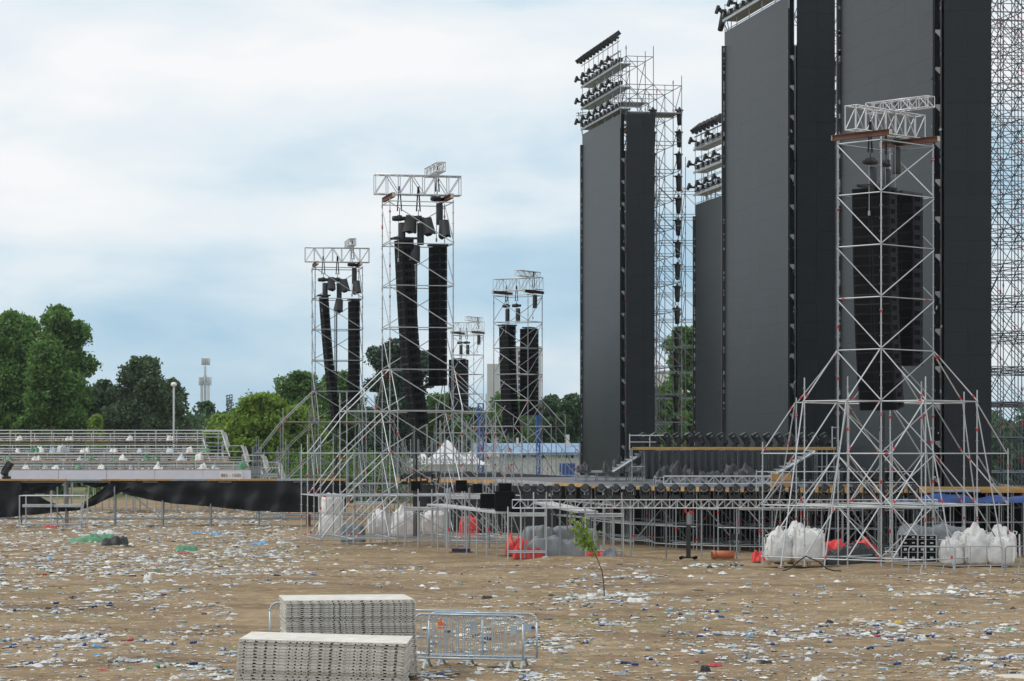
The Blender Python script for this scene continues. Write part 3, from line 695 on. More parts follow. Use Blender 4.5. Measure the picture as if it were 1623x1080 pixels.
# front truss with round moving lights
YT = 104.2; zt_ = Zp(805.5, YT)
ft = thing('lighting_truss', 'long silver truss along the stage front carrying round black lights', 'truss', (X(1150, YT), YT, zt_))
x0, x1 = X(812, YT), X(1485, YT); nseg = 6
for k in range(nseg):
    a, b = x0 + (x1-x0)*k/nseg, x0 + (x1-x0)*(k+1)/nseg
    mb = MB(); truss(mb, Vector((a, 0, 0)) - Vector((ft.location.x, 0, 0)), Vector((b, 0, 0)) - Vector((ft.location.x, 0, 0)), .34, .34, .34, .026, .014); obj('truss_section', mb.mesh('truss_section', M['alu']), ft)
for k in range(12): 
    x = x0 + (x1-x0)*(k+.35)/12; tube_obj('leg', Vector((x, YT+.1, 0)), Vector((x, YT+.1, zt_ + rnd.choice((0, .5, .8)))), .032, 'galvdull', ft)
n = 27
for k in range(n):
    px = 834 + 23.6*k
    FL.spawn(Vector((X(px, YT), YT, zt_ + .37)), (0, 0, R(rnd.uniform(-14, 14))), f'round black moving light on the stage front truss, {ORD[k]} from the stacked speaker boxes', 'round moving lights along the stage front truss')
# low risers and the raised lamp platform
def platform(px0, px1, Y, ztop, depth, label, mk='aludeck', zb=ZD, legs=9, rail=None, edge_mk=None, thick=.1):
    a, b = X(px0, Y), X(px1, Y); root = thing('stage_platform', label, 'platform', ((a+b)/2, Y, zb)); o = root.location
    n = max(1, round((b-a)/2)); w = (b-a)/n
    mb = MB(); mb.box((0, 0, 0), (w-.02, depth, thick)); me = mb.mesh('deck_panel', M[mk])
    for k in range(n): obj('deck_panel', me, root, Vector((a + w*(k+.5), Y + depth/2, ztop - thick/2)) - o)
    T = []
    for k in range(legs):
        x = a + (b-a)*k/(legs-1); T.append(('leg', Vector((x, Y+.1, zb)), Vector((x, Y+.1, ztop-thick)), .03)); T.append(('leg', Vector((x, Y+depth-.1, zb)), Vector((x, Y+depth-.1, ztop-thick)), .03))
    T.append(('ledger', Vector((a, Y+.05, (zb+ztop)/2-.05)), Vector((b, Y+.05, (zb+ztop)/2-.05)), .03))
    emit(T, root, 'galv')
    if edge_mk:
        mb = MB(); mb.box(Vector(((a+b)/2, Y-.03, ztop-.045)) - o, (b-a, .05, .10)); obj('edge_board', mb.mesh('edge_board', M['ply']), root)
        mb = MB(); mb.box(Vector(((a+b)/2, Y-.03, ztop+.03)) - o, (b-a, .04, .045)); obj('edge_tape', mb.mesh('edge_tape', M[edge_mk]), root)
    return root
platform(914, 1062, 139, 3.36, 3, 'low silver riser at the foot of the freestanding screen', legs=10)
pl = platform(1040, 1222, 125.5, 3.22, 2, 'long low silver riser below the black cloth fronts', legs=8)
mb = MB(); truss(mb, Vector((X(1052, 125.2), 125.2, ZD+.02)) - pl.location, Vector((X(1222, 125.2), 125.2, ZD+.02)) - pl.location, .2, .38, .36, .04, .03); obj('front_truss', mb.mesh('front_truss', M['alu']), pl)
YU = 128.5; zu = Zp(710.5, YU)
up = platform(1002, 1330, YU, zu, 2.2, 'raised platform with yellow taped edge carrying tilted black lights', 'deck', legs=18, edge_mk='yellow')
a, b = X(1022, YU), X(1292, YU); n = 11; w = (b-a)/n
for k in range(n):
    sw = rnd.uniform(-.4, .5)
    v, f = grid(14, 8, lambda s_, t_: (a + w*k + w*.94*(s_ + .16*sw*(1-t_)*math.sin(s_*3.1)) - up.location.x, YU - .10 - .07*math.sin(s_*13 + k*2.1)*(1.1-t_) - .1*(1-t_)*rnd.random()*.3 - up.location.y, zu - .14 - (1-t_)*(1.45 + .12*math.sin(k*1.9)) - ZD))
    mb = MB(); mb.add(v, f); obj('cloth_front', mb.mesh('cloth_front', M['sack'], True), up)
    mb = MB(); truss(mb, Vector((a + w*(k+.97), YU-.02, ZD)) - up.location, Vector((a + w*(k+.97), YU-.02, zu-.12)) - up.location, .24, .24, .3, .022, .012, Vector((0, 1, 0))); obj('truss_post', mb.mesh('truss_post', M['galvdull']), up)
T = [('guard_rail', P(998, 690.5, YU), P(1052, 690.5, YU), .025), ('guard_rail', P(998, 701, YU), P(1040, 701, YU), .025), ('guard_post', P(998, 688, YU), P(998, 713, YU), .03), ('guard_post', P(1030, 690, YU), P(1030, 711, YU), .025),
     ('guard_rail', P(1318, 678, YU), P(1336, 678, YU), .025), ('guard_rail', P(1318, 695, YU), P(1336, 695, YU), .025), ('guard_post', P(1319, 676, YU), P(1319, 710, YU), .03)]
emit(T, up, 'galv')
for k in range(17):
    px = 1022 + k*17.6 + (k*k*.02)
    TL.spawn(Vector((X(px, YU+.6), YU+.6, zu + .02)), (0, 0, R(rnd.uniform(-15, 15))), f'tilted light on the raised platform, {ORD[k]} from its guard rail corner', 'tilted lights on the raised platform', .84)
def stairs(pxa, ya, pxb, yb, Y, n, label, wd=1.2):
    """flight from the low end a to the high end b"""
    A, B = P(pxa, ya, Y), P(pxb, yb, Y); root = thing('metal_stairs', label, 'stairs', A)
    for k in range(n):
        c = A.lerp(B, (k+.5)/n); mb = MB(); mb.box(Vector((0, wd/2, 0)), (abs(B.x-A.x)/n*1.15, wd, .05)); mb.box(Vector((0, -.01, -.04)), (abs(B.x-A.x)/n*1.1, .03, .07)); obj('tread', mb.mesh('tread', M['galv']), root, c - A)
    for yy in (-.06, wd+.06): tube_obj('stringer', A + Vector((0, yy, -.15)), B + Vector((0, yy, -.15)), .07, 'galvdull', root)
    return root
stairs(972, 744, 1022, 713, 129.3, 7, 'silver steps climbing to the raised platform from the freestanding screen side')
stairs(1222, 752, 1292, 712, 126.5, 8, 'silver steps beside the cloth fronts at the tower side of the raised platform')
def crumple(w, d, h, seed, nx_=26, ny_=16, spike=.35, folds=6., power=4.):
    """a soft lump: plateau envelope, fractal dents and ridged folds; spike = how uneven, power = how boxy"""
    o = Vector((seed*7.31, seed*3.17, seed*1.93)); ex = .32 if power >= 4 else .45
    def fn(a, b):
        x, y = a - .5, b - .5
        e_ = (max(0, 1 - abs(2*x)**power) * max(0, 1 - abs(2*y)**power)) ** ex
        p = Vector((x*w, y*d, 0))
        n1 = mnoise.noise(p*(1.3/max(w, d)*2) + o); n2 = mnoise.noise(p*(3.4/max(w, d)*2) + o*2); n3 = 1 - abs(mnoise.noise(p*(2.6/max(w, d)*2) + o*3))*2.6
        z = e_ * (1 - spike*.55 + spike*(.9*n1 + .5*n2) + spike*.38*n3) + .05*mnoise.noise(p*9/max(w, d) + o)*min(1, e_*3)
        q = 1 + .16*mnoise.noise(Vector((y*4, x*2, seed)))
        r = 1 + .20*mnoise.noise(Vector((x*5, y*2, seed + 9)))
        return (x*w*q, y*d*r, max(-.02, z*h))
    return grid(nx_, ny_, fn)
def heap(name, label, cat, px, py, w, d, h, mk, seed, zb=0., rot=0., group=None, spike=.35, folds=6., Y=None, power=4.):
    v, f = crumple(w, d, h, seed, spike=spike, folds=folds, power=power); mb = MB(); mb.add(v, f)
    p = G(px, py, zb) if Y is None else Vector((X(px, Y), Y, zb)); p.y += d*.5 if Y is None else 0
    return single(name, mb.mesh(name, M[mk], True), label, cat, p - Vector((0,0,.02)), (0, 0, R(rot)), group)
for k, (px, y_, w_) in enumerate(((925, 750, .9), (973, 747, 1.4), (985, 749, 1.2), (1007, 748, 1.6), (1058, 750, 1.3), (1080, 746, 1.5), (1128, 748, 1.5), (1172, 749, 1.8))):
    heap('covered_lamp', 'black cloth over a lamp, ' + ORD[k] + ' along the low risers from the freestanding screen', 'covered lamp', px, 0, w_*.9, .9, .42 + .25*(k % 3)/2, 'sack', 40+k, zb=3.34 if k < 4 else 3.2, Y=138.9 if k < 4 else 125.9, group='cloth covered lamps on the low risers', spike=1.1)
v, f = crumple(11, 2.0, .42, 77, 80, 10, .9); mb = MB(); mb.add(v, f)
single('cloth_heap', mb.mesh('cloth_heap', M['cloth'], True), 'long rumpled heap of black cloth lying along the far stage edge', 'cloth', (X(775, 163), 163, ZD))
# second platform with lights towards the right end
YP = 112.; zp = ZD + .16
p3 = platform(1296, 1468, YP, zp, 2.0, 'plywood edged platform of tilted lights behind the wide based tower', 'deck', zb=ZD-1.2, legs=10, thick=.08)
mb = MB(); mb.box((0, -.05, zp - .1 - p3.location.z), (X(1468, YP)-X(1296, YP), .05, .2)); obj('edge_board', mb.mesh('edge_board', M['ply']), p3)
for k in range(13):
    px = 1322 + k*11.3
    TL.spawn(Vector((X(px, YP+.8), YP+.8, zp)), (0, 0, R(180 + rnd.uniform(-12, 12))), f'tilted light on the plywood edged platform, {ORD[k]} from the silver steps', 'tilted lights on the plywood edged platform', .78)
T = []
for yy in (748, 765): T.append(('guard_rail', P(1200, yy, YP-.4), P(1467, yy, YP-.4), .025))
for px in (1199, 1207, 1262, 1330, 1400, 1466): T.append(('guard_post', P(px, 745, YP-.4), P(px, 790, YP-.4), .026))
emit(T, p3, 'galv')
heap('blue_tarp', 'blue tarpaulin rumpled along the stage edge behind the bulk bags', 'tarpaulin', 1560, 0, 7.5, 1.2, .24, 'bluetarp', 5, zb=ZD-.5, Y=106.4, spike=1.3)
mb = MB(); mb.box((0, 0, 0), (.9, .5, .62)); mb.box((0, -.26, .0), (.92, .02, .04), mi=1)
single('plywood_crate', mb.mesh('plywood_crate', [M['ply'], M['wood']]), 'plywood crate standing beside the silver steps on the stage', 'crate', (X(1238, 116), 116, ZD+.31))
platform(1468, 1623, 107.9, ZD + .1, 2.4, 'plank topped side platform at the broadest screen', 'ply', zb=.0, legs=9)

# ------------------------------------------------------------------ low decks, speakers and gear at the stage front left
def small_deck(px0, px1, py, Y, d, label, k=4):
    z = Zp(py, Y); a, b = X(px0, Y), X(px1, Y); root = thing('scaffold_deck', label, 'scaffold deck', ((a+b)/2, Y, 0), 'low scaffold decks at the stage front'); o = root.location
    mb = MB(); mb.box((0, 0, 0), (b-a, .30, .07)); me = mb.mesh('plank', M['aludeck'])
    for j in range(int(d/.32)): obj('plank', me, root, Vector(((a+b)/2, Y + .16 + .32*j, z)) - o, (0, R(rnd.uniform(-.3, .3)), 0))
    T = []
    for j in range(k):
        x = a + (b-a)*j/(k-1)
        for yy in (0, d): T.append(('leg', Vector((x, Y+yy, 0)), Vector((x, Y+yy, z + rnd.choice((0, .3, .9)))), .028))
    for zz in (.3, z-.08):
        for yy in (0, d): T.append(('ledger', Vector((a, Y+yy, zz)), Vector((b, Y+yy, zz)), .026))
    emit(T, root, 'galv')
small_deck(641, 706, 806, 117.4, 1.6, 'low silver deck over the knotted white bulk bag in the tallest tower base')
small_deck(708, 765, 788, 116, 1.4, 'higher silver deck beside the stacked speaker boxes', 3)
small_deck(805, 866, 815, 103.2, 1.5, 'silver deck above the red tarpaulin heap', 4)
small_deck(928, 988, 816, 104.8, 1.5, 'silver deck above the spot behind the sapling', 5)
small_deck(560, 612, 797, 122.5, 1.2, 'low silver deck behind the stacked bulk bags', 3)
ramp = thing('ramp', 'narrow silver ramp sloping between the low stage front decks', 'ramp', P(700, 800, 110)); mb = MB(); A, B = P(690, 800, 112), P(800, 813, 104.5); d_ = B - A
mb.box((A+B)/2 - ramp.location, (d_.length, .8, .07), Matrix.Rotation(math.atan2(d_.y, d_.x), 3, 'Z') @ Matrix.Rotation(-math.asin(d_.z/d_.length), 3, 'Y')); obj('ramp_board', mb.mesh('ramp_board', M['aludeck']), ramp)
for k in range(7):
    c = A.lerp(B, (k+.3)/7); tube_obj('leg', Vector((c.x, c.y-.4, 0)), c + Vector((0, -.4, rnd.choice((0, .2, .5)))), .028, 'galv', ramp)
ramp2 = thing('ramp', 'second silver ramp leading down behind the grey tarpaulin', 'ramp', P(900, 805, 107)); mb = MB(); A, B = P(860, 797, 112), P(932, 812, 106); d_ = B - A
mb.box((A+B)/2 - ramp2.location, (d_.length, .9, .09), Matrix.Rotation(math.atan2(d_.y, d_.x), 3, 'Z') @ Matrix.Rotation(-math.asin(d_.z/d_.length), 3, 'Y')); obj('ramp_board', mb.mesh('ramp_board', M['aludeck']), ramp2)
for k in range(6):
    c = A.lerp(B, (k+.3)/6); tube_obj('leg', Vector((c.x, c.y-.4, 0)), c + Vector((0, -.4, 0)), .028, 'galvdull', ramp2)
SP = Proto('speaker_box', 'loudspeaker')
mb = MB(); mb.box((0, 0, .5), (1, .75, 1)); SP.part('cabinet', mb.mesh('cabinet', M['speaker']))
mb = MB(); mb.box((0, -.385, .5), (.92, .02, .92)); SP.part('grille', mb.mesh('grille', M['blackm']))
mb = MB(); mb.box((.505, -.1, .55), (.01, .2, .12)); mb.box((-.505, -.1, .55), (.01, .2, .12)); SP.part('handle', mb.mesh('handle', M['shadeblack']))
for px, pyb, Y, s_, lab in ((773, 806, 107, .62, 'black speaker box beside the stacked pair at the stage front'), (801, 810, 105, .82, 'lower black speaker box of the stacked pair'), (800, 787, 105.1, .55, 'smaller black speaker box on top of the stacked pair'), (818, 812, 104.6, .5, 'low black speaker box against the end of the front truss'),
                        (660, 778, 118, .45, 'black speaker box on the far deck edge inside the tallest tower'), (731, 779, 114, .5, 'black speaker box on the higher silver deck'), (757, 782, 112, .42, 'small black speaker box next to the higher silver deck')):
    p = P(px, pyb, Y); SP.spawn(p, (0,0,R(rnd.uniform(-8, 8))), lab, 'black speaker boxes along the stage front', s_)
for k, (px, Y) in enumerate(((640, 140), (655, 138), (672, 136), (690, 136))):
    FL.spawn(P(px, 768 - .5*k, Y), (0, 0, R(30)), f'round black moving light on the catwalk edge, {ORD[k]} from the tallest tower post', 'round lights on the catwalk edge')

# bulk bags
def bag_mesh(seed, w=1.05, h=1.05, top=.35):
    r_ = random.Random(seed); o = Vector((seed*3.3, seed*1.7, 0)); n = 40; v = []; lx, ly = r_.uniform(-.10, .10), r_.uniform(-.10, .10)
    zs = [0, .02, .08, .16, .26, .37, .48, .59, .68, .76]; rs = [.84, .94, .99, 1.01, 1.03, 1.04, 1.04, 1.03, 1.0, .97]
    if top > .2:                                   # filled to a peak
        m = 10; zs += [.76 + (.24 + top)*((k+1)/m)**.9 for k in range(m)]; rs += [.97*(1 - ((k+1)/m)**1.25) + .03 for k in range(m)]
    else:
        zs += [.84, .90, .95, .98, 1.0, 1.0 + top*.4, 1.0 + top*.6, 1.0 + top*.5]; rs += [.95, .90, .82, .72, .58, .40, .20, .04]
    for z, r in zip(zs, rs):
        for i in range(n):
            a = 2*math.pi*i/n; c, s_ = math.cos(a), math.sin(a); p = 3.4 if z < .9 else 2.3
            k = (abs(c)**p + abs(s_)**p) ** (-1/p); q = Vector((c*1.5, s_*1.5, z*2.2)) + o
            rr = w/2 * r * k * (1 + .10*mnoise.noise(q) + .055*mnoise.noise(q*2.7) + .03*mnoise.noise(Vector((c*3, s_*3, z*16)) + o) + (.16*mnoise.noise(q*3.1 + o) if z > .85 else 0))
            t = max(0, z - .8); v.append((rr*c + lx*t*2, rr*s_ + ly*t*2, h*(z + ((.16*mnoise.noise(Vector((c*r*2.4, s_*r*2.4, 0)) + o) + .10*mnoise.noise(Vector((c*r*5, s_*r*5, 3)) + o)) if z > .8 else 0))))
    k = len(zs); f = [(j*n+i, j*n+(i+1) % n, (j+1)*n+(i+1) % n, (j+1)*n+i) for j in range(k-1) for i in range(n)] + [tuple((k-1)*n+i for i in range(n))]
    mb = MB(); mb.add(v, f); return mb.mesh('bag_body', M['bag'], True)
def loops_mesh(w, h):
    mb = MB()
    for sx in (-1, 1):
        for sy in (-1, 1):
            c = Vector((sx*w*.40, sy*w*.40, h*.93)); mb.path([c, c + Vector((sx*.06, 0, .10)), c + Vector((-sx*.06, -sy*.06, .13)), c + Vector((-sx*.13, -sy*.1, .02))], .02, 5)
            mb.box(Vector((sx*w*.46, sy*w*.515, h*.55)), (.07, .012, h*.8))
    return mb.mesh('lifting_loop', M['l_white'])
BG = []
for i, top in enumerate((.10, .40, .16, .30)):
    p = Proto('bulk_bag', 'bulk bag'); p.part('bag_body', bag_mesh(i*3+1, top=top)); p.part('lifting_loop', loops_mesh(1.05, 1.05)); BG.append(p)
PAL = Proto('wooden_pallet', 'pallet')
mb = MB(); mb.box((0,0,0), (1.2, .12, .022)); pm = mb.mesh('slat', M['wood']); mb = MB(); mb.box((0,0,0), (.14, 1.0, .1)); bm_ = mb.mesh('bearer', M['wood'])
for k in range(6): PAL.part('slat', pm, (0, -.44 + .176*k, .122))
for k in range(3): PAL.part('bearer', bm_, (-.53 + .53*k, 0, .055))
def bag(px, py, k, label, s_=1., z=0., rot=0., pallet=None, Y=None):
    p = G(px, py) if Y is None else Vector((X(px, Y), Y, 0)); zz = z
    if pallet: PAL.spawn((p.x, p.y, .02), (0,0,R(rot)), pallet, 'wooden pallets under the bulk bags'); zz += .15
    BG[k].spawn((p.x, p.y, zz), (0,0,R(rot)), label, 'white bulk bags weighing down the scaffold bases', s_)
bag(524, 851, 0, 'lower white bulk bag of the stacked pair at the foot of the tallest tower', 1.12, .05, 8)
bag(525, 851, 0, 'upper white bulk bag of the stacked pair at the foot of the tallest tower', 1.0, 1.12, 25)
bag(601, 849, 3, 'slim white bulk bag behind the leaning braces of the tallest tower', 1.0, .05, 20)
bag(640, 853, 1, 'tall peaked white bulk bag at the centre of the tallest tower base', 1.15, .05, 5)
bag(652, 848, 3, 'white bulk bag half hidden behind the tall peaked one', 1.05, .05, 40)
bag(688, 852, 2, 'broad white bulk bag with knotted top on a pallet by the red sack', 1.12, 0, 3, 'wooden pallet under the broad knotted bulk bag')
YB = 98.2
bag(1235, 0, 1, 'white bulk bag next to the red tarpaulin scrap, end of the pair on pallets', .93, 0, 10, 'wooden pallet under the bulk bag next to the red scrap', Y=98.4)
bag(1282, 0, 0, 'wide white bulk bag on a pallet in front of the draped red tarpaulin', 1.12, 0, -4, 'wooden pallet under the wide bulk bag before the red tarpaulin', Y=98.2)
bag(1262, 0, 3, 'crumpled white bulk bag piled between the pair on pallets', .85, .55, 30, Y=99.0)
bag(1508, 0, 2, 'squat white bulk bag beside the black flight cases', .84, .1, 12, Y=97.2)
bag(1546, 0, 1, 'tall pointed white bulk bag behind the grey loop barrier', 1.08, .1, 4, Y=97.4)
bag(1587, 0, 0, 'white bulk bag at the tower corner next to the tall pointed one', .92, .1, -8, Y=97.0)
bag(1585, 0, 3, 'grey white bulk bag standing further back under the side platform', 1.05, .1, 33, Y=100.5)
bag(1520, 0, 3, 'white bulk bag peeping out between squat and tall pointed ones', .88, .1, 50, Y=99.2)
# tarps and gear on the ground
heap('red_sack', 'upright bright red sack standing beside the broad bulk bag', 'sack', 743, 856, 1.0, 1.0, 1.25, 'redtarp', 3, spike=.15, folds=3, power=5)
heap('black_sack', 'upright black sack leaning next to the red sack', 'sack', 772, 855, .85, .8, 1.15, 'blacktarp', 4, spike=.2, folds=3, power=4)
heap('red_tarp', 'crumpled red tarpaulin piled at the end of the grey tarpaulin', 'tarpaulin', 822, 879, 1.15, .9, .85, 'redtarp', 9, spike=.7, power=3)
heap('red_tarp', 'red tarpaulin tail lying in front of the grey tarpaulin', 'tarpaulin', 838, 885, 1.3, .8, .45, 'redtarp', 10, spike=.8)
heap('grey_tarp', 'long grey tarpaulin draped over a low load beside the sapling', 'tarpaulin', 889, 883, 2.9, 1.3, .82, 'greytarp', 21, spike=.55, folds=9, power=5)
heap('red_tarp', 'small red tarpaulin bundle beside the sapling stem', 'tarpaulin', 946, 884, .95, .6, .36, 'redtarp', 12, spike=.6)
heap('grey_tarp', 'grey and black tarpaulin scrap next to the small red bundle', 'tarpaulin', 966, 886, .7, .55, .40, 'greytarp', 13, spike=.6)
heap('black_tarp', 'black tarpaulin heap under the draped red tarpaulin', 'tarpaulin', 1346, 0, 2.1, 1.2, .82, 'blacktarp', 14, Y=99.9, spike=.6)
heap('red_tarp', 'red tarpaulin draped along the stage legs above the black heap', 'tarpaulin', 1343, 0, 2.5, 1.0, 1.12, 'redtarp', 15, Y=100.9, spike=.7, power=3)
heap('red_tarp', 'red tarpaulin scrap at the foot of the leaning brace', 'tarpaulin', 1207, 890, .7, .6, .5, 'redtarp', 16, spike=.6)
heap('red_tarp', 'red bundle at the end of the black tarpaulin heap', 'tarpaulin', 1381, 887, .5, .5, .5, 'redtarp', 17, spike=.4)
for k, (px, Y, w_, h_) in enumerate(((853, 112, 1.5, 1.15), (897, 112.5, 1.6, 1.1), (925, 113, 1.4, 1.0), (1462, 102.3, 2.0, 1.5), (1505, 103, 1.8, 1.4), (560, 124, 1.2, .9))):
    heap('covered_load', ('tall grey wrapped load under the first silver deck', 'grey wrapped load in the shade behind the grey tarpaulin', 'small grey wrapped load behind the sapling', 'grey sheeted load behind the flight cases', 'grey sheeted load behind the squat bulk bag', 'pale wrapped load behind the stacked bulk bags')[k], 'wrapped load', px, 0, w_, 1.1, h_, 'greytarp', 60+k, Y=Y, spike=.12, folds=3, power=7, group='grey wrapped loads under the stage')
FC = Proto('flight_case', 'flight case')
mb = MB(); mb.box((0,0,0), (1,1,1)); FC.part('shell', mb.mesh('shell', M['blackm']))
mb = MB()
for s1 in (-1, 1):
    for s2 in (-1, 1):
        mb.box((0, s1*.5, s2*.5), (1.03, .05, .05)); mb.box((s1*.5, 0, s2*.5), (.05, 1.03, .05)); mb.box((s1*.5, s2*.5, 0), (.05, .05, 1.03))
mb.box((0, -.505, .12), (1.0, .02, .03)); FC.part('edge_trim', mb.mesh('edge_trim', M['galv']))
mb = MB(); mb.box((0,0,0), (.17, .015, .13)); lt = mb.mesh('latch', M['galv'])
for x_ in (-.25, .25):
    for z_ in (-.22, .30): FC.part('latch', lt, (x_, -.512, z_))
for px, py, z, sx, sz, lab in ((1439, 897, .16, .86, .62, 'lower black flight case of the pair nearer the pale brace'), (1439, 897, .79, .86, .42, 'upper black flight case of the pair nearer the pale brace'), (1467, 896, .16, .98, .62, 'lower black flight case beside the squat bulk bag'), (1467, 896, .79, .98, .40, 'upper black flight case beside the squat bulk bag')):
    p = Vector((X(px, 97.6), 97.6, z + sz/2)); r_ = FC.spawn(p, (0,0,0), lab.replace('nearer', 'next to'), 'black flight cases stacked in the tower base'); r_.scale = (sx*.72, .7, sz)
pp = thing('drain_pipe', 'short orange plastic pipe lying before the stage legs', 'pipe', G(1146, 886)); mb = MB()
q = Matrix.Rotation(R(90), 3, 'Y'); mb.lathe([(.165, -.45), (.165, .45)], 20, q, (0,0,.17)); mb.lathe([(.185, -.47), (.185, -.33)], 20, q, (0,0,.17)); 
obj('pipe_body', mb.mesh('pipe_body', M['pipe'], True), pp); mb = MB(); mb.lathe([(.15, -.476), (.14, -.474)], 20, q, (0,0,.17)); obj('pipe_mouth', mb.mesh('pipe_mouth', M['l_brown']), pp); pp.rotation_euler = (0, 0, R(14))
ch = thing('folding_chair', 'black folding chair standing among the stage legs', 'chair', G(1165, 879)); mb = MB(); mb.box((0, -.0, .45), (.42, .4, .04)); obj('seat', mb.mesh('seat', M['black']), ch); mb = MB(); mb.box((0, .2, .74), (.42, .03, .26)); obj('backrest', mb.mesh('backrest', M['black']), ch)
for sx in (-.2, .2):
    for yy, zz in ((-.19, .45), (.2, .88)): 
        mb = MB(); mb.tube((sx, yy, 0), (sx, yy, zz), .016, 6); obj('leg', mb.mesh('leg', M['galvdull']), ch)
ls = thing('lifting_stand', 'black wheeled lifting stand with chain gear before the stage', 'lifting stand', G(1091, 887)); mb = MB(); mb.box((0, 0, .75), (.18, .16, 1.3)); obj('mast', mb.mesh('mast', M['black']), ls)
for k in range(4):
    mb = MB(); mb.box((.22*math.cos(k*1.57+.6), .22*math.sin(k*1.57+.6), .08), (.4, .06, .06), Matrix.Rotation(k*1.57+.6, 3, 'Z')); obj('foot', mb.mesh('foot', M['black']), ls)
    mb = MB(); mb.tube((.4*math.cos(k*1.57+.6), .4*math.sin(k*1.57+.6)-.03, .07), (.4*math.cos(k*1.57+.6), .4*math.sin(k*1.57+.6)+.03, .07), .07, 10); obj('wheel', mb.mesh('wheel', M['shadeblack']), ls)
mb = MB(); mb.lathe([(.05, 0), (.12, .1), (.12, .5), (.06, .6)], 8, None, (.05, 0, 1.35)); obj('chain_gear', mb.mesh('chain_gear', M['galvdull']), ls)
mb = MB(); mb.box((.1, -.1, 1.95), (.16, .08, .10)); mb.box((-.12, -.08, 2.0), (.07, .08, .16)); obj('red_hook_block', mb.mesh('red_hook_block', M['red']), ls)
mb = MB(); mb.path([Vector((.42*(k/6.-.5)*2 + .1*(k > 3), .05*math.sin(k), .34*math.exp(-((k-3)/1.5)**2))) for k in range(8)], .016, 6); single('cable_bridge', mb.mesh('cable_bridge', M['black']), 'thick black cable arched over the tower base ledger by the bulk bags', 'cable', (X(1277, 93.5), 93.5, 0), None, None, (2, 1, 1.6))
mb = MB(); mb.box((0,0,.1), (1.0, .5, .05)); mb.box((0,0,.2), (.8, .45, .12), mi=1); mb.box((-.3, -.2, .3), (.4, .1, .06), mi=2); single('junk_crate', mb.mesh('junk_crate', [M['l_brown'], M['l_navy'], M['wood']]), 'dark broken crate with blue base lying at the tower foot', 'crate', G(731, 879))

# grey loop barriers in front of the bulk bags
LB = Proto('loop_barrier', 'barrier')
mb = MB(); w2, h2 = .86, 1.0
pts = [(-w2, 0, .05), (-w2, 0, h2-.12), (-w2+.04, 0, h2-.03), (-w2+.12, 0, h2), (w2-.12, 0, h2), (w2-.04, 0, h2-.03), (w2, 0, h2-.12), (w2, 0, .05)]; mb.path([Vector(p) for p in pts], .022, 6); LB.part('frame', mb.mesh('frame', M['galvdull']))
mb = MB(); mb.tube((-w2, 0, .32), (w2, 0, .32), .016, 6); LB.part('rail', mb.mesh('rail', M['galvdull']))
mb = MB(); mb.tube((0, 0, 0), (0, 0, .68), .014, 6); bme = mb.mesh('bar', M['galvdull'])
for k in range(2): LB.part('bar', bme, (-.3 + .6*k, 0, .32))
mb = MB(); mb.path([Vector((0,0,.32)), Vector((-.06, -.12, .2)), Vector((-.1, -.3, .03)), Vector((.12, -.42, .02))], .018, 6); fm_ = mb.mesh('foot', M['galvdull'])
for k in range(2): LB.part('foot', fm_, (-.35 + .8*k, 0, 0))
LB.spawn((X(1477, 91.4), 91.4, 0), (0, 0, R(-4)), 'grey loop barrier in front of the black flight cases', 'grey loop barriers before the bulk bags', .97)
LB.spawn((X(1551, 91.0), 91.0, 0), (0, 0, R(2)), 'grey loop barrier in front of the tall pointed bulk bag', 'grey loop barriers before the bulk bags')
LB.spawn((X(1631, 91.2), 91.2, 0), (0, 0, R(1)), 'grey loop barrier running out of view beyond the bulk bags', 'grey loop barriers before the bulk bags')

# ------------------------------------------------------------------ foreground: panel stacks and crowd barriers
def panel_mesh(w, d, t, seed):
    mb = MB(); r_ = random.Random(seed)
    mb.add(*[g_ for g_ in (lambda n=16: ([(-w/2 + w*i/n, y, t + .0 + .0*i) for y in (-d/2, d/2) for i in range(n+1)], [(i, i+1, n+1+i+1, n+1+i) for i in range(n)]))()])
    mb.box((0, 0, t*.72), (w, d, t*.54)); mb.box((0, 0, t*.30), (w-.10, d-.10, t*.5), mi=2)
    # lower rim broken by arched connector mouths
    def rim(L_, put):
        x = -L_/2; k = 0
        pat = [(.10, .03), (.16, .06), (.13, .05), (.13, .045), (.22, .03), (.09, .035), (.08, .03)]
        while x < L_/2 - .02:
            s_, g_ = pat[k % len(pat)]; e_ = min(x + s_, L_/2); put((x+e_)/2, e_ - x)
            x = e_ + g_; k += 1
    rim(w, lambda c, l: mb.box((c, -d/2 + .02, t*.23), (l, .04, t*.44), mi=1)); rim(w, lambda c, l: mb.box((c, d/2 - .02, t*.23), (l, .04, t*.44), mi=1))
    rim(d, lambda c, l: mb.box((-w/2 + .02, c, t*.23), (.04, l - .04, t*.44), mi=1)); rim(d, lambda c, l: mb.box((w/2 - .02, c, t*.23), (.04, l - .04, t*.44), mi=1))
    for k in range(26):
        x = -w/2 + w*(k+.5)/26 + r_.uniform(-.02, .02); 
        mb.box((x, -d/2 - .001, t*.68), (r_.choice((.012, .016, .05)), .004, t*.16), mi=2)
    return mb.mesh('panel', [M['panel'], M['paneldirt'], M['socketshade']])
def stack(c, rot, w, d, t, n, where, drift, seed, roll=0.):
    me = panel_mesh(w, d, t - .004, seed); dx = 0
    for k in range(n):
        single('ground_panel', me, (f'cream ground panel, topmost of the {where}' if k == n-1 else f'cream ground panel, {ORD[n-1-k]} from the top of the {where}'), 'ground panel',
               (c.x + drift*(n-1-k) + rnd.gauss(0, .012), c.y + rnd.gauss(0, .012), .01 + t*k + abs(math.tan(R(roll)))*w/2), (R(rnd.uniform(-.12, .12)), R(roll + rnd.uniform(-.12, .12)), R(rot + rnd.uniform(-.35, .35))), f'ground panels of the {where}')
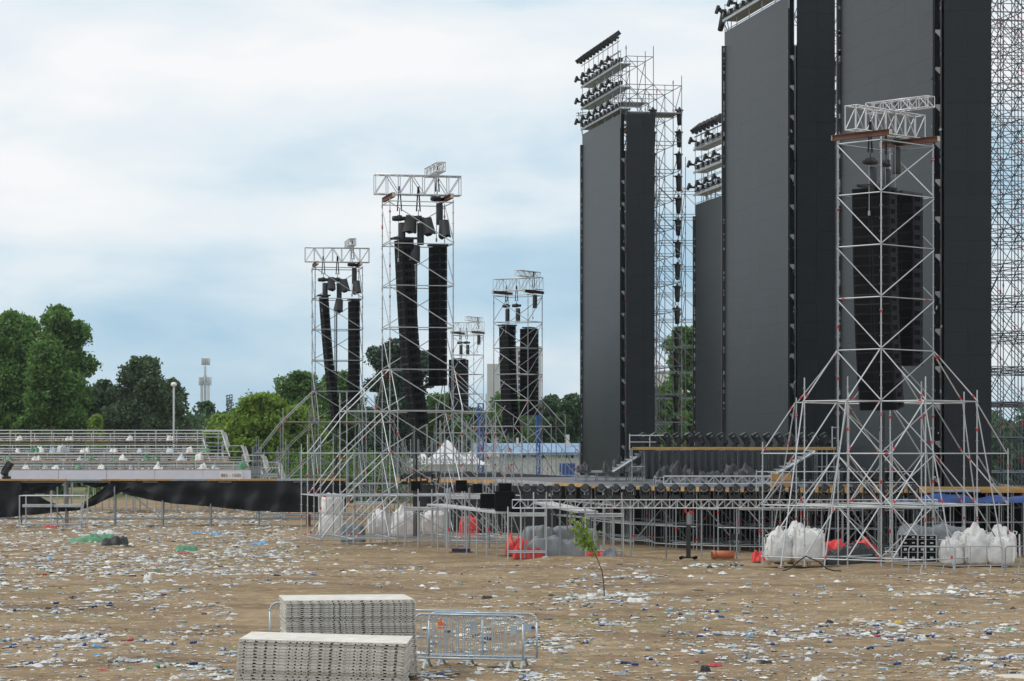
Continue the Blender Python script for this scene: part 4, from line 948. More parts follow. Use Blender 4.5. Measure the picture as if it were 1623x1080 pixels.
stack(Vector((X(519, 46.9), 46.95, 0)), -1.0, 3.06, 1.95, .0565, 16, 'lower stack in front', -.0065, 1, 1.6)
stack(Vector((X(550, 50.6), 50.35, 0)), 8.5, 2.55, 1.9, .0405, 37, 'taller stack beside the crowd barriers', .002, 2)
CB = Proto('crowd_barrier', 'crowd barrier')
w2, h2 = 1.12, 1.08
def rloop(w2, z0, h2, r0=.16):
    pts = []
    for cx_, cz_, a0 in ((w2-r0, h2-r0, 0), (-w2+r0, h2-r0, 90)):
        for k in range(6): a = R(a0 + 18*k); pts.append(Vector((cx_ + r0*math.cos(a), 0, cz_ + r0*math.sin(a))))
    return [Vector((w2, 0, z0))] + pts + [Vector((-w2, 0, z0))]
mb = MB(); mb.path(rloop(w2, .19, h2), .022, 8); mb.tube((-w2, 0, .21), (w2, 0, .21), .022, 8); CB.part('frame', mb.mesh('frame', M['barrier'], True))
mb = MB(); mb.tube((0,0,.22), (0,0,h2-.02), .008, 6); bme = mb.mesh('bar', M['barrier'])
for k in range(17): CB.part('bar', bme, (-w2 + 2*w2*(k+1)/18, 0, 0))
mb = MB(); mb.box((0, -.19, .10), (.05, .025, .27), Matrix.Rotation(R(-52), 3, 'X')); mb.box((0, .19, .10), (.05, .025, .27), Matrix.Rotation(R(52), 3, 'X')); mb.box((0, 0, .185), (.05, .2, .025)); fm_ = mb.mesh('foot', M['barrier'])
for s_ in (-1, 1): CB.part('foot', fm_, (s_*.86, 0, 0))
mb = MB(); mb.box((0,0,0), (.13, .006, .17)); pme = mb.mesh('name_plate', M['barrier']); CB.part('name_plate', pme, (.93, -.012, .80))
for (pxa, pxb, Ya, Yb, lab) in ((428, 604, 54.2, 53.4, 'galvanised crowd barrier mostly hidden behind the panel stacks'), (592, 765, 53.2, 52.7, 'galvanised crowd barrier half behind the taller panel stack'), (657, 829, 52.3, 51.7, 'front galvanised crowd barrier with the orange sign'), (680, 851, 52.6, 52.05, 'galvanised crowd barrier reaching furthest out from the panel stacks')):
    A, B = Vector((X(pxa, Ya), Ya, 0)), Vector((X(pxb, Yb), Yb, 0)); c = (A+B)/2; c.z = gz(c.x, c.y)
    r_ = CB.spawn(c, (0, 0, math.atan2(B.y-A.y, B.x-A.x)), lab, 'galvanised crowd barriers beside the panel stacks', (B-A).length/2.24)
    if 'orange' in lab:
        mb = MB(); x_ = -.56; mb.prism([(-.065, 0), (.065, 0), (.065, .05), (.02, .08), (.015, .14), (-.015, .14), (-.02, .08), (-.065, .05)], 0, .008); mb.prism([(-.065, -.06), (.065, -.06), (.065, -.025), (-.065, -.025)], 0, .008)
        obj('orange_sign', mb.mesh('orange_sign', M['orange']), r_, (x_, -.024, .86), (R(90), 0, 0))

# ------------------------------------------------------------------ sapling
sp = thing('sapling', 'thin bent sapling with a tuft of pale green leaves in the littered field', 'sapling', G(958, 948)); o = sp.location
s_ = 1/ (FOC / o.y); pts = [Vector(((px-958)*s_, (k % 2)*.02, (948-py)*s_)) for k, (px, py) in enumerate(((958, 949), (957, 925), (954, 905), (946, 884), (936, 868), (926, 852), (916, 836), (910, 826)))]
mb = MB()
for k, (a, b) in enumerate(zip(pts, pts[1:])): mb.tube(a, b, .022 - .0022*k, 6, r2=.022 - .0022*(k+1))
tw = [(936, 868, 944, 876), (926, 852, 921, 862), (922, 846, 912, 856), (916, 836, 924, 828), (926, 852, 932, 840), (946, 884, 934, 880)]
for a0, b0, a1_, b1_ in tw: mb.tube(((a0-958)*s_, 0, (948-b0)*s_), ((a1_-958)*s_, rnd.uniform(-.15, .15), (948-b1_)*s_), .007, 5)
obj('stem', mb.mesh('stem', M['bark']), sp)
lv, lf = [], []
def leaf_quad(c, L_, W_, q):
    i = len(lv); lv.extend([c + q @ Vector(p) for p in ((0, 0, 0), (W_, L_*.5, .01), (0, L_, 0), (-W_, L_*.5, .01))]); lf.append((i, i+1, i+2, i+3))
for k in range(210):
    a = rnd.random()**.8; px, py = (910 + 24*a + rnd.gauss(0, 6.5), 829 + 34*a + rnd.gauss(0, 6.0)) if k < 185 else (938 + rnd.gauss(0, 4), 871 + rnd.gauss(0, 4))
    leaf_quad(Vector(((px-958)*s_, rnd.gauss(0, .16), (948-py)*s_)), rnd.uniform(.12, .21), rnd.uniform(.035, .06), Quaternion((rnd.gauss(0,1), rnd.gauss(0,1), rnd.gauss(0,1), rnd.gauss(0,1))).normalized())
mb = MB(); mb.add(lv, lf); obj('leaves', mb.mesh('leaves', M['sapleaf']), sp, kind='stuff')

# ------------------------------------------------------------------ draped walkway
YW = 151.
wk = thing('raised_walkway', 'long raised walkway with plank deck on scaffold posts', 'walkway', (X(230, YW), YW, 0)); o = wk.location
zw = Zp(759.5, YW); xa, xb = X(-60, YW), X(548, YW); n = 11
for k in range(n):
    a, b = xa + (xb-xa)*k/n, xa + (xb-xa)*(k+1)/n; mb = MB(); mb.box(Vector(((a+b)/2, YW + .7, zw - .05)) - o, (b-a-.02, 1.5, .1)); obj('deck_panel', mb.mesh('deck_panel', M['ply' if k % 3 else 'galvdull']), wk)
T = [('ledger', Vector((xa, YW+.05, .42)), Vector((xb, YW+.05, .42)), .05), ('ledger', Vector((xa, YW+1.4, .42)), Vector((xb, YW+1.4, .42)), .04), ('ledger', Vector((xa, YW+.05, zw-.18)), Vector((xb, YW+.05, zw-.18)), .04)]
for px in (-45, 30, 104, 181, 257, 333, 410, 486, 540):
    for dx, yy, r_ in ((0, .1, .055), (-3, 1.4, .045)):
        T.append(('post', Vector((X(px+dx, YW), YW+yy, 0)), Vector((X(px+dx, YW), YW+yy, zw-.1)), r_))
T += [('brace', P(208, 783, YW+.3), P(255, 822, YW+.3), .04), ('brace', P(60, 783, YW+.3), P(100, 822, YW+.3), .04), ('brace', P(400, 783, YW+.3), P(355, 822, YW+.3), .03)]
emit(T, wk, 'galvdull')
def interp(pts, x):
    for (a, b), (c, d) in zip(pts, pts[1:]):
        if a <= x <= c: return b + (d-b) * (x-a) / (c-a)
    return pts[0][1] if x < pts[0][0] else pts[-1][1]
def drape(name, label, top, bot, Y, seed, nx_=90, ny_=14, amp=.2, group='black drapes along the raised walkway'):
    x0_, x1_ = top[0][0], top[-1][0]
    def fn(a, b):
        px = x0_ + (x1_-x0_)*a; py = interp(top, px) + (interp(bot, px) - interp(top, px)) * b; p = P(px, py, Y)
        p.y += -.05 - amp*(math.sin(a*(x1_-x0_)*.16 + seed + 2.5*b) * (.3 + b) + .6*math.sin(b*9 + a*12 + seed) * b*(1-b)*2 + .5*math.sin(a*(x1_-x0_)*.05 - b*6 + seed*2)); return p
    v, f = grid(nx_, ny_, fn); c = P((x0_+x1_)/2, interp(top, (x0_+x1_)/2), Y); mb = MB(); mb.add([Vector(p) - c for p in v], f)
    return single(name, mb.mesh(name, M['cloth'], True), label, 'drape', c, None, group)
drape('black_drape', 'long black drape sagging evenly down to the stacked bulk bags', [(176, 762.5), (545, 762.5)], [(176, 766), (190, 779), (208, 786), (230, 791), (270, 798), (330, 803), (400, 810), (450, 811), (545, 811)], YW, 1)
drape('black_drape', 'second black drape layer hanging straight behind the sagging one', [(430, 764), (548, 764)], [(430, 812), (548, 812)], YW+.4, 5, 30)
drape('black_drape', 'black drape hanging straight at the tilted black lamp', [(-40, 762.5), (34, 762.5)], [(-40, 822), (20, 820), (34, 818)], YW, 2, 30)
drape('black_drape', 'torn black drape sagging low behind the scaffold shelf', [(33, 765), (55, 783), (82, 797), (110, 803), (126, 801), (150, 785), (166, 772), (180, 763), (200, 764), (222, 763)], [(33, 817), (60, 816), (90, 812), (125, 809), (150, 801), (178, 788), (200, 776), (222, 765)], YW+.1, 3, 70)
drape('black_drape', 'short black drape scrap hanging above the open gap', [(34, 762.5), (104, 762.5)], [(34, 782), (66, 783), (80, 779), (92, 771), (104, 764)], YW+.3, 4, 30)
drape('black_drape', 'narrow black drape scrap tucked under the deck above the gap', [(108, 762.5), (178, 762.5)], [(108, 763.5), (130, 766), (152, 774), (165, 771), (178, 764)], YW+.35, 6, 30)
# scaffold shelf
sh = thing('scaffold_shelf', 'low galvanised scaffold shelf frame in front of the torn drape', 'scaffold shelf', G(82, 836)); YS = sh.location.y
T = []
for px, yt in ((31, 785), (36, 787), (81, 785), (86, 786), (129, 785), (134, 784)):
    d = 0 if px in (31, 81, 129) else 1.0
    T.append(('standard', Vector((X(px, YS), YS+d, .02)), Vector((X(px, YS), YS+d, Zp(yt, YS))), .04))
for py in (786, 831):
    for d in (0, 1): T.append(('ledger', P(31, py, YS) + Vector((0, d, 0)), P(133, py, YS) + Vector((0, d, 0)), .035))
T.append(('raking_brace', P(134.5, 783, YS-.05), P(128, 834, YS-.05), .04))
emit(T, sh, 'galv')
for a, b in ((35, 80), (85, 129)):
    mb = MB(); mb.box(P((a+b)/2, 802, YS) + Vector((0, .5, 0)) - sh.location, (X(b, YS)-X(a, YS), .9, .16)); obj('shelf_board', mb.mesh('shelf_board', M['aludeck']), sh)
TL.spawn(Vector((X(10, YW+.3), YW+.3, zw)), (0, 0, R(200)), 'big tilted black light standing on the walkway deck', None, 1.15)
mb = MB(); mb.lathe([(.12, 0), (.14, .05), (.13, .62), (.11, .7)], 12); single('traffic_post', mb.mesh('rusty_drum', M['ibeam']), 'rusty brown drum under the end of the walkway', 'drum', G(489, 834)).name = 'rusty_drum'

# ------------------------------------------------------------------ grandstand
YG = 186.
gs = thing('grandstand', 'scaffold grandstand with white fascia and littered tiers', 'grandstand', (X(200, YG), YG, 0)); o = gs.location
def gbox(name, pxa, pxb, ya, yb, Y, d, mk): 
    mb = MB(); a, b = P(pxa, yb, Y), P(pxb, ya, Y); mb.box((a+b)/2 + Vector((0, d/2, 0)) - o, (b.x-a.x, d, b.z-a.z)); return obj(name, mb.mesh(name, M[mk]), gs)
for k in range(6): gbox('fascia_board', -60 + 76.4*k, -60 + 76.4*(k+1) - .6, 745.6, 760.5, YG, .05, 'white')
T = []
for px in np.arange(-50, 400, 33): T.append(('post', Vector((X(px, YG+.3), YG+.3, 0)), Vector((X(px, YG+.3), YG+.3, 2.6)), .04))
tiers = [(744.5, 186.0, 395), (730.5, 188.6, 362), (718, 191.2, 330), (699, 195.0, 322)]
for ti, (py, Y, xe) in enumerate(tiers):
    for k in range(5):
        a, b = -60 + (xe+60)*k/5, -60 + (xe+60)*(k+1)/5 - .3; gbox('tread_board', a, b, py - .4, py + .9, Y, 1.5, 'ply' if rnd.random() < .6 else 'wood')
    for dz in (3.4, 6.6, 11.5): T.append(('guard_rail', P(-60, py - dz, Y+.9), P(xe, py - dz, Y+.9), .045))
    if ti == 3: T.append(('guard_rail', P(-60, 682.5, Y+2), P(352, 682.5, Y+2), .04)); T.append(('guard_rail', P(-60, 688, Y+2), P(352, 688, Y+2), .04))
    T.append(('beam', P(-60, py + 4, Y+.4), P(xe, py + 4, Y+.4), .06))
    for k, px in enumerate(np.arange(-50, xe, 30)):
        q = P(px + ti*5, py, Y+.9); T.append(('rail_post', Vector((q.x, q.y, q.z - 1.2)), Vector((q.x, q.y, q.z + .62)), .04))
    for px in np.arange(-40, xe, 60): q = P(px + ti*11, py, Y+1); T.append(('post', Vector((q.x, q.y, 0)), q, .05))
for px in np.arange(-50, 352, 33): q = P(px, 682, 197); T.append(('rail_post', Vector((q.x, q.y, 2.5)), q, .045))
emit(T, gs, 'galv')
mb = MB()
for ti, (py, Y, xe) in enumerate(tiers[:3]):
    for k in range(26):
        px = -40 + (xe+30)*k/26 + rnd.uniform(-3, 3); q = P(px, py + 1, Y + 1.1)
        mb.box(q + Vector((0, 0, .22)) - o, (.42, .4, .45))
stuff_part('folded_seat', mb, M['l_grey'], gs)
# side stairs stepping down to the right
for k, (pxa, pxb, yt, yb, Y) in enumerate(((322, 354, 684, 742, 194), (352, 386, 707, 750, 191), (384, 418, 722, 757, 188), (414, 442, 733, 757, 186))):
    st = thing('stair_flight', f'grated stair flight at the grandstand end, {ORD[k]} down from the highest tier', 'stairs', P((pxa+pxb)/2, yb, Y), 'stair flights at the grandstand end'); so_ = st.location; T = []
    for yy in (yt, yt + 9): T.append(('hand_rail', P(pxa, yy, Y), P(pxb, yy, Y), .035))
    for px in (pxa, pxb): T.append(('rail_post', P(px, yt - 2, Y), Vector((P(px, yt, Y).x, Y, 0)), .04))
    T.append(('hand_rail', P(pxb - 3, yt, Y - .1), P(pxb + 10, yt + 40, Y - 1), .05)); T.append(('hand_rail', P(pxa, yt + 12, Y - .1), P(pxa + 12, yt + 52, Y - 1), .05))
    emit(T, st, 'galv')
    for j in range(7):
        yy = yt + 18 + j * (yb - yt - 18)/7; mb = MB(); mb.box(P((pxa+pxb)/2, yy, Y - j*.12) - so_, (X(pxb, Y)-X(pxa, Y)-.1, .28, .08)); obj('tread', mb.mesh('tread', M['galvdull']), st)
    mb = MB(); v, f = grid(4, 8, lambda a, b: P(pxb - 3 + 7*a + b*7, yt + 1 + b*(30 - 8*a), Y - .2 - .1*math.sin(b*9+a*4)) - so_); mb.add(v, f); obj('plastic_wrap', mb.mesh('plastic_wrap', M['l_white'], True), st)
# seat sign
sg = thing('seat_sign', 'white seat number board reading 883 - 1500 on the grandstand fascia', 'sign', P(366, 754, YG-.1)); mb = MB(); mb.box((0, 0, 0), (37*YG/FOC, .04, 13*YG/FOC)); obj('board', mb.mesh('board', M['signwhite']), sg)
def text_mesh(txt, size, mk, ext=.004):
    cu = bpy.data.curves.new('lettering', 'FONT'); cu.body = txt; cu.size = size; cu.extrude = ext; cu.align_x = 'CENTER'; cu.align_y = 'CENTER'
    t_ = bpy.data.objects.new('tmp_text', cu); COL.objects.link(t_); dg = bpy.context.evaluated_depsgraph_get(); me = bpy.data.meshes.new_from_object(t_.evaluated_get(dg)); bpy.data.objects.remove(t_); me.materials.clear(); me.materials.append(M[mk]); return me
obj('lettering', text_mesh('883 - 1500', .335, 'ink', .006), sg, (0, -.03, 0), (R(90), 0, 0))
# rubbish bags left on the tiers
BAGM = []
for i in range(4):
    v, f = crumple(1, .7, .75, 200+i, 12, 8, 1.2, 5, 3.); BAGM.append({})
    for mk in ('l_white', 'l_green', 'l_pale', 'l_clear'):
        mb = MB(); mb.add(v, f); BAGM[i][mk] = mb.mesh('rubbish_bag', M[mk], True)
BAGN = {}
for px, ti, s_, mk in sorted(((28, 2, .9, 'l_white'), (56, 2, 1.3, 'l_green'), (64, 2, 1.2, 'l_white'), (58, 1, 1.1, 'l_white'), (100, 2, 1.6, 'l_clear'), (88, 0, 1., 'l_white'), (135, 2, 1.2, 'l_white'), (128, 1, 1.0, 'l_clear'), (143, 1, .9, 'l_green'), (124, 0, .9, 'l_green'), (40, 0, 1., 'l_white'), (160, 0, 1., 'l_white'),
              (180, 1, .9, 'l_green'), (179, 2, 1.1, 'l_white'), (196, 1, 1.2, 'l_white'), (233, 1, 1.3, 'l_green'), (248, 1, 1., 'l_green'), (252, 0, 1.4, 'l_white'), (290, 1, 1.4, 'l_pale'), (316, 1, 1.4, 'l_white'), (308, 1, .8, 'l_green'), (300, 2, 1.2, 'l_white'), (327, 2, 1.1, 'l_green'), (321, 0, 1.2, 'l_white'), (383, 0, 1.5, 'l_green'), (270, 2, 1., 'l_pale'), (30, 3, 1., 'l_white'), (110, 3, 1., 'l_white'), (205, 3, 1., 'l_white'), (270, 3, 1.1, 'l_white'), (12, 1, .9, 'l_green'), (84, 2, 1.1, 'l_pale'), (72, 0, .9, 'l_clear'), (340, 0, .8, 'l_pale'), (222, 2, .8, 'l_pale'), (208, 0, .8, 'l_clear'))):
    py, Y, xe = tiers[ti]; BAGN[(ti, mk)] = BAGN.get((ti, mk), -1) + 1; cn = {'l_white': 'white', 'l_green': 'green', 'l_pale': 'pale blue', 'l_clear': 'clear'}[mk]
    single('rubbish_bag', BAGM[rnd.randrange(4)][mk], f'{ORD[BAGN[(ti, mk)]]} {cn} rubbish bag along the {("lowest", "second", "third", "highest")[ti]} grandstand tier, from the black lamp end', 'rubbish bag', P(px, py, Y + .6), (0, 0, rnd.random()*3), f'{cn} rubbish bags on the {("lowest", "second", "third", "highest")[ti]} tier', (s_*.62, s_*.6, s_*.5))

# ------------------------------------------------------------------ trees
def leafcloud(cl, n, size, seed, flat=0.):
    """cl: list of (centre, radius vector); n leaf quads spread over the blobs, denser near each blob's skin"""
    rs = np.random.RandomState(seed); w = np.array([c[1][0]*c[1][2] for c in cl]); idx = rs.choice(len(cl), n, p=w/w.sum())
    C = np.array([c[0] for c in cl])[idx]; Rr = np.array([c[1] for c in cl])[idx]
    d = rs.normal(size=(n, 3)); d /= np.linalg.norm(d, axis=1)[:, None]; rad = (rs.uniform(.4, 1.05, n) + np.abs(rs.normal(0, .17, n)))[:, None]
    c = C + d * rad * Rr
    a = rs.normal(size=(n, 3)) + d*.4; a /= np.linalg.norm(a, axis=1)[:, None]; b = np.cross(a, rs.normal(size=(n, 3))); b /= np.linalg.norm(b, axis=1)[:, None]
    s = size * rs.uniform(.6, 1.4, n)[:, None]
    v = np.stack([c + a*s, c + b*s*.55, c - a*s, c - b*s*.55], 1).reshape(-1, 3); f = np.arange(4*n).reshape(-1, 4); return v, f
def tree(name, label, px, ytop, Y, wpx, mk, n=7000, size=.32, trunk=True, ybase=None, seed=0, shape='round', crown_low=.22, group='trees around the festival field'):
    rs = random.Random(seed*7+3); s = Y / FOC; Hh = HC + (HY - ytop)*s; Wd = wpx*s; x = X(px, Y)
    root = thing(name, label, 'tree', (x, Y, 0), group)
    cl = []; z0 = Hh*crown_low; K = 34
    for k in range(K):
        t = (k + .5)/K; z = z0 + (Hh - z0)*t
        if shape == 'round': wr = Wd/2 * math.sqrt(max(.06, 1 - ((t - .45)/.58)**2))
        elif shape == 'cone': wr = Wd/2 * (1.06 - t)**.8 * (.75 + .25*math.sin(t*20))
        else: wr = Wd/2 * (.8 + .2*math.sin(t*9))
        for _ in range(3):
            a = rs.uniform(0, 6.28); rr = wr * rs.uniform(.2, .92); r0 = Wd * rs.choice((rs.uniform(.06, .11), rs.uniform(.12, .22)))
            r0 = min(r0, max(.5, (Hh - z)*1.0 + .3))
            cl.append(((rr*math.cos(a), rr*math.sin(a)*.8, z), (r0*1.15, r0, r0*.85)))
    for _ in range(46):                               # loose sprays that break the outline
        c0, r_ = cl[rs.randrange(len(cl))]; d = Vector((rs.gauss(0, 1), rs.gauss(0, 1), rs.gauss(.3, .8))).normalized(); q_ = rs.uniform(.95, 1.25)
        p = (c0[0] + d.x*r_[0]*q_, c0[1] + d.y*r_[1]*q_, max(.6, c0[2] + d.z*r_[2]*q_)); k_ = Wd*rs.uniform(.03, .06); cl.append((p, (k_, k_, k_*.8)))
    v, f = leafcloud(cl, int(n*2.5), size*.76, seed); me = quadmesh('crown', v, f, [M[mk]])
    obj('crown', me, root, kind=None)
    if trunk:
        mb = MB(); tr = max(.16, Hh*.02); mb.tube((0,0,-.2), (rs.uniform(-.2,.2), 0, Hh*.45), tr, 8, r2=tr*.7); mb.tube((0, 0, Hh*.44), (rs.uniform(-.5,.5), 0, Hh*.85), tr*.7, 7, r2=tr*.25)
        for k in range(7):
            a = rs.uniform(0, 6.28); z = Hh*rs.uniform(.2, .65); l = Wd*.36; mb.tube((0, 0, z), (l*math.cos(a), l*math.sin(a)*.7, z + Hh*.16), tr*.42, 5, r2=tr*.12)
        obj('trunk', mb.mesh('trunk', M['bark'], True), root)
    return root
tree('broadleaf_tree', 'tallest leafy green tree behind the grandstand', 97, 488, 262, 100, 'leaf', 15000, .30, seed=1, crown_low=.1)
tree('broadleaf_tree', 'big leafy tree at the frame edge behind the grandstand', 22, 497, 268, 110, 'leaf', 14000, .30, seed=2, crown_low=.12)
tree('broadleaf_tree', 'shorter leafy tree in front of the tallest one behind the grandstand', 75, 545, 252, 100, 'leaf', 12000, .28, seed=3, crown_low=.08)
tree('broadleaf_tree', 'dark low tree filling the dip between the tall tree and grey green one', 160, 606, 285, 80, 'leafdark', 7000, .32, seed=4, crown_low=0)
tree('broadleaf_tree', 'round grey green tree next to the lamp post', 226, 569, 262, 100, 'leafgrey', 14000, .26, seed=5, crown_low=.05)
tree('broadleaf_tree', 'smaller grey green tree right at the lamp post', 270, 602, 268, 58, 'leafgrey', 7000, .26, seed=6, crown_low=.03)
tree('broadleaf_tree', 'dark young tree at the foot of the white mast', 323, 640, 330, 48, 'leafdark', 4000, .3, seed=7, crown_low=0)
tree('leafy_bush', 'small yellow green bush under the tallest tree', 153, 660, 245, 34, 'leafbright', 1800, .24, seed=8, crown_low=0)
tree('leafy_bush', 'bright yellow green bush next to the grandstand stairs', 352, 662, 236, 70, 'leafbright', 6000, .24, seed=9, crown_low=0)
tree('leafy_bush', 'large bright green bush behind the grandstand stairs', 412, 628, 232, 105, 'leafbright', 12000, .25, seed=10, crown_low=0)
tree('leafy_bush', 'bright green bush behind the foot of the far line array tower', 474, 648, 236, 85, 'leafbright', 9000, .25, seed=11, crown_low=0)
tree('broadleaf_tree', 'green tree between the bright bush and the curved array', 472, 592, 275, 105, 'leaf', 12000, .28, seed=12, crown_low=.1)
tree('broadleaf_tree', 'green tree behind the straight array by the draped walkway', 535, 592, 285, 80, 'leaf', 8000, .3, seed=13, crown_low=.05)
tree('pine_tree', 'tall dark pine behind the tallest scaffold tower', 618, 540, 262, 84, 'needle', 15000, .24, seed=14, crown_low=.15, shape='cone2')
tree('pine_tree', 'dark pine half hidden behind the long curved array', 655, 560, 270, 70, 'needle', 10000, .24, seed=15, crown_low=.1, shape='cone2')
tree('broadleaf_tree', 'green tree behind the white tent', 700, 628, 275, 110, 'leaf', 10000, .3, seed=16, crown_low=0)
tree('broadleaf_tree', 'green tree at the foot of the pale silo', 800, 628, 300, 70, 'leaf', 7000, .3, seed=17, crown_low=0)
tree('broadleaf_tree', 'round dark tree above the blue roof', 872, 630, 310, 62, 'leafdark', 8000, .28, seed=18, crown_low=0)
tree('broadleaf_tree', 'dark tree touching the edge of the freestanding screen', 908, 628, 315, 66, 'leafdark', 8000, .28, seed=19, crown_low=0)
tree('broadleaf_tree', 'green tree seen through the scaffold beside the freestanding screen', 1088, 522, 262, 80, 'leaf', 9000, .3, seed=20, crown_low=.05)
tree('broadleaf_tree', 'lower green tree seen under the scaffold beside the freestanding screen', 1055, 610, 255, 70, 'leaf', 8000, .3, seed=21, crown_low=0)
tree('broadleaf_tree', 'dark tree behind the small far tower', 748, 650, 290, 70, 'leafdark', 7000, .3, seed=22, crown_low=0)
tree('broadleaf_tree', 'dark low tree beyond the bright bushes', 575, 650, 290, 100, 'leafdark', 8000, .3, seed=23, crown_low=0)
def mass(name, px0, px1, ytop, Y, n, size, mk, seed, dep=14, amp=8):
    rs = random.Random(seed); cl = []; s = Y/FOC; k = int((px1-px0)/9)
    for i in range(k):
        px = px0 + (px1-px0)*(i+.5)/k; top = HC + (HY - ytop + amp*math.sin(px*.07+seed) + rs.uniform(-amp, amp))*s
        for j in range(3):
            r0 = rs.uniform(1.2, 2.2); z = max(r0*.6, top*(.25 + .33*j) - r0*.4); cl.append(((X(px, Y), Y + rs.uniform(0, dep), z), (r0*1.5, r0*1.5, max(r0, top*.25))))
    v, f = leafcloud(cl, n, size, seed); return obj(name, quadmesh(name, v, f, [M[mk]]), kind='stuff')
mass('distant_wood', -200, 330, 668, 320, 22000, .4, 'leafdark', 31)
mass('distant_wood', 290, 940, 668, 345, 30000, .45, 'leafdark', 32)
mass('distant_wood', 1540, 1900, 668, 320, 22000, .45, 'leafdark', 36)
mass('distant_wood', 1030, 1110, 650, 290, 5000, .4, 'leafdark', 34)
mass('clipped_hedge', 455, 640, 727, 222, 9000, .16, 'leaf', 33, 1.5, 1)

# ------------------------------------------------------------------ far buildings and masts
YBd = 262.
bl = thing('low_building', 'low white building with blue roof behind the silo tower', 'building', (X(842, YBd), YBd, 0)); o = bl.location
xa, xb = X(752, YBd), X(945, YBd); ze, zr = Zp(718.5, YBd), Zp(702.5, YBd)
mb = MB(); mb.box(Vector(((xa+xb)/2, YBd+4, ze/2)) - o, (xb-xa, 8, ze)); obj('wall', mb.mesh('wall', M['wall']), bl)
mb = MB(); mb.add([Vector(p) - o for p in ((xa-.4, YBd-.5, ze), (xb+.4, YBd-.5, ze), (xb+.4, YBd+4, zr), (xa-.4, YBd+4, zr), (xa-.4, YBd+8.5, ze), (xb+.4, YBd+8.5, ze))], [(0,1,2,3), (3,2,5,4), (0,3,4), (1,5,2)]); mb.box(Vector(((xa+xb)/2, YBd-.5, ze-.08)) - o, (xb-xa+.8, .12, .24)); rf = obj('roof', mb.mesh('roof', M['blueroof']), bl)
for px, h_, w_ in ((786, 10, 5), (820, 11, 4), (899, 16, 7), (762, 8, 4)):
    mb = MB(); mb.box(P(px, 706 - h_/2 + 2, YBd+2.5) - o, (w_*YBd/FOC, .6, (h_+6)*YBd/FOC)); obj('chimney', mb.mesh('chimney', M['wall']), rf)
for px, py, w_, h_ in ((830, 723.5, 9, 6), (846, 723.5, 7, 5.5), (861, 724, 7, 5.5), (887, 724, 5, 5), (897, 724, 5, 5), (907, 724, 5, 5), (800, 722, 8, 5)):
    mb = MB(); mb.box((0,0,0), (w_*YBd/FOC, .1, h_*YBd/FOC)); wf = obj('window', mb.mesh('window', M['signwhite']), bl, P(px, py, YBd-.04) - o); mb = MB(); mb.box((0,0,0), ((w_-1)*YBd/FOC, .04, (h_-1)*YBd/FOC)); obj('pane', mb.mesh('pane', M['window']), wf, (0, -.06, 0))
gt = [gbox for _ in ()]
mb = MB(); mb.box((0,0,0), (24*YBd/FOC, .12, 1.35)); obj('blue_door', mb.mesh('blue_door', M['bluepaint']), bl, P(899, 745, YBd-.1) - o)
for k in range(4):
    mb = MB(); mb.box((0,0,0), (.06, .05, 1.3)); obj('door_slat', mb.mesh('door_slat', M['blueroof']), bl, P(890 + 6*k, 745, YBd-.2) - o)
for px, yt, w_ in ((762, 640, 8), (853, 655, 5)):
    Y = 250; mb = MB(); truss(mb, (0, 0, 0), (0, 0, Zp(yt, Y)), w_*Y/FOC, w_*Y/FOC, .9, .08, .05, Vector((0, 1, 0))); single('blue_mast', mb.mesh('blue_mast', M['bluepaint']), f'blue lattice mast {"beside the white tent" if px < 800 else "in front of the blue roofed building"}', 'mast', (X(px, Y), Y, 0), None, 'blue lattice masts by the white building')
mb = MB(); Y = 256; mb.box((0,0,0), (70*Y/FOC, 3, 24*Y/FOC)); mb.box((0, -1.3, 13*Y/FOC), (74*Y/FOC, 1, .3)); single('white_hall', mb.mesh('white_hall', M['wall']), 'plain white hall end beside the white tent', 'building', P(755, 735, Y))
YT2 = 240.
tn = thing('white_tent', 'white pagoda tent with a peaked top behind the catwalk', 'tent', (X(702, YT2), YT2, 0)); o = tn.location
def tent(px, yp, w, he, name='canopy'):
    c = Vector((X(px, YT2), YT2 + 3, 0)) - o; hw = w*YT2/FOC/2; zp_, ze_ = Zp(yp, YT2), Zp(he, YT2)
    v, f = grid(24, 8, lambda a, b: c + Vector((hw*(1-b)**1.0*max(-1, min(1, 1.35*math.cos(2*math.pi*a)))*(1 - .34*math.sin(math.pi*b)), hw*(1-b)*max(-1, min(1, 1.35*math.sin(2*math.pi*a)))*(1 - .34*math.sin(math.pi*b)), ze_ + (zp_-ze_)*b)))
    mb = MB(); mb.add(v, f); obj(name, mb.mesh(name, M['tent'], True), tn)
tent(708, 697, 104, 736); tent(668, 717, 62, 739); tent(746, 714, 60, 737)
mb = MB(); mb.box(P(697, 737, YT2 + 2) - o, (104*YT2/FOC, 3, 1.2)); obj('side_wall', mb.mesh('side_wall', M['tent']), tn)
for px in (645, 672, 700, 728, 752): tube_obj('pole', Vector((X(px, YT2+.2), YT2+.2, 0)), Vector((X(px, YT2+.2), YT2+.2, Zp(729, YT2))), .06, 'galv', tn)
YSi = 900.
si = thing('silo', 'pale concrete silo block with a taller tower behind the line arrays', 'silo', (X(822, YSi), YSi, 0)); o = si.location
def sbox(name, a, b, yt, mk, Y=YSi, d=12):
    mb = MB(); zt0 = Zp(yt, Y); mb.box(Vector(((X(a, Y)+X(b, Y))/2, Y + d/2, zt0/2)) - o, (X(b, Y)-X(a, Y), d, zt0)); return obj(name, mb.mesh(name, M[mk]), si)
sbox('low_block', 772, 796, 577, 'concrete'); tw_ = sbox('tower_block', 796.2, 858, 549, 'concrete', YSi+2, 14); sbox('stair_shaft', 790, 796, 566, 'concrete', YSi+4, 6)
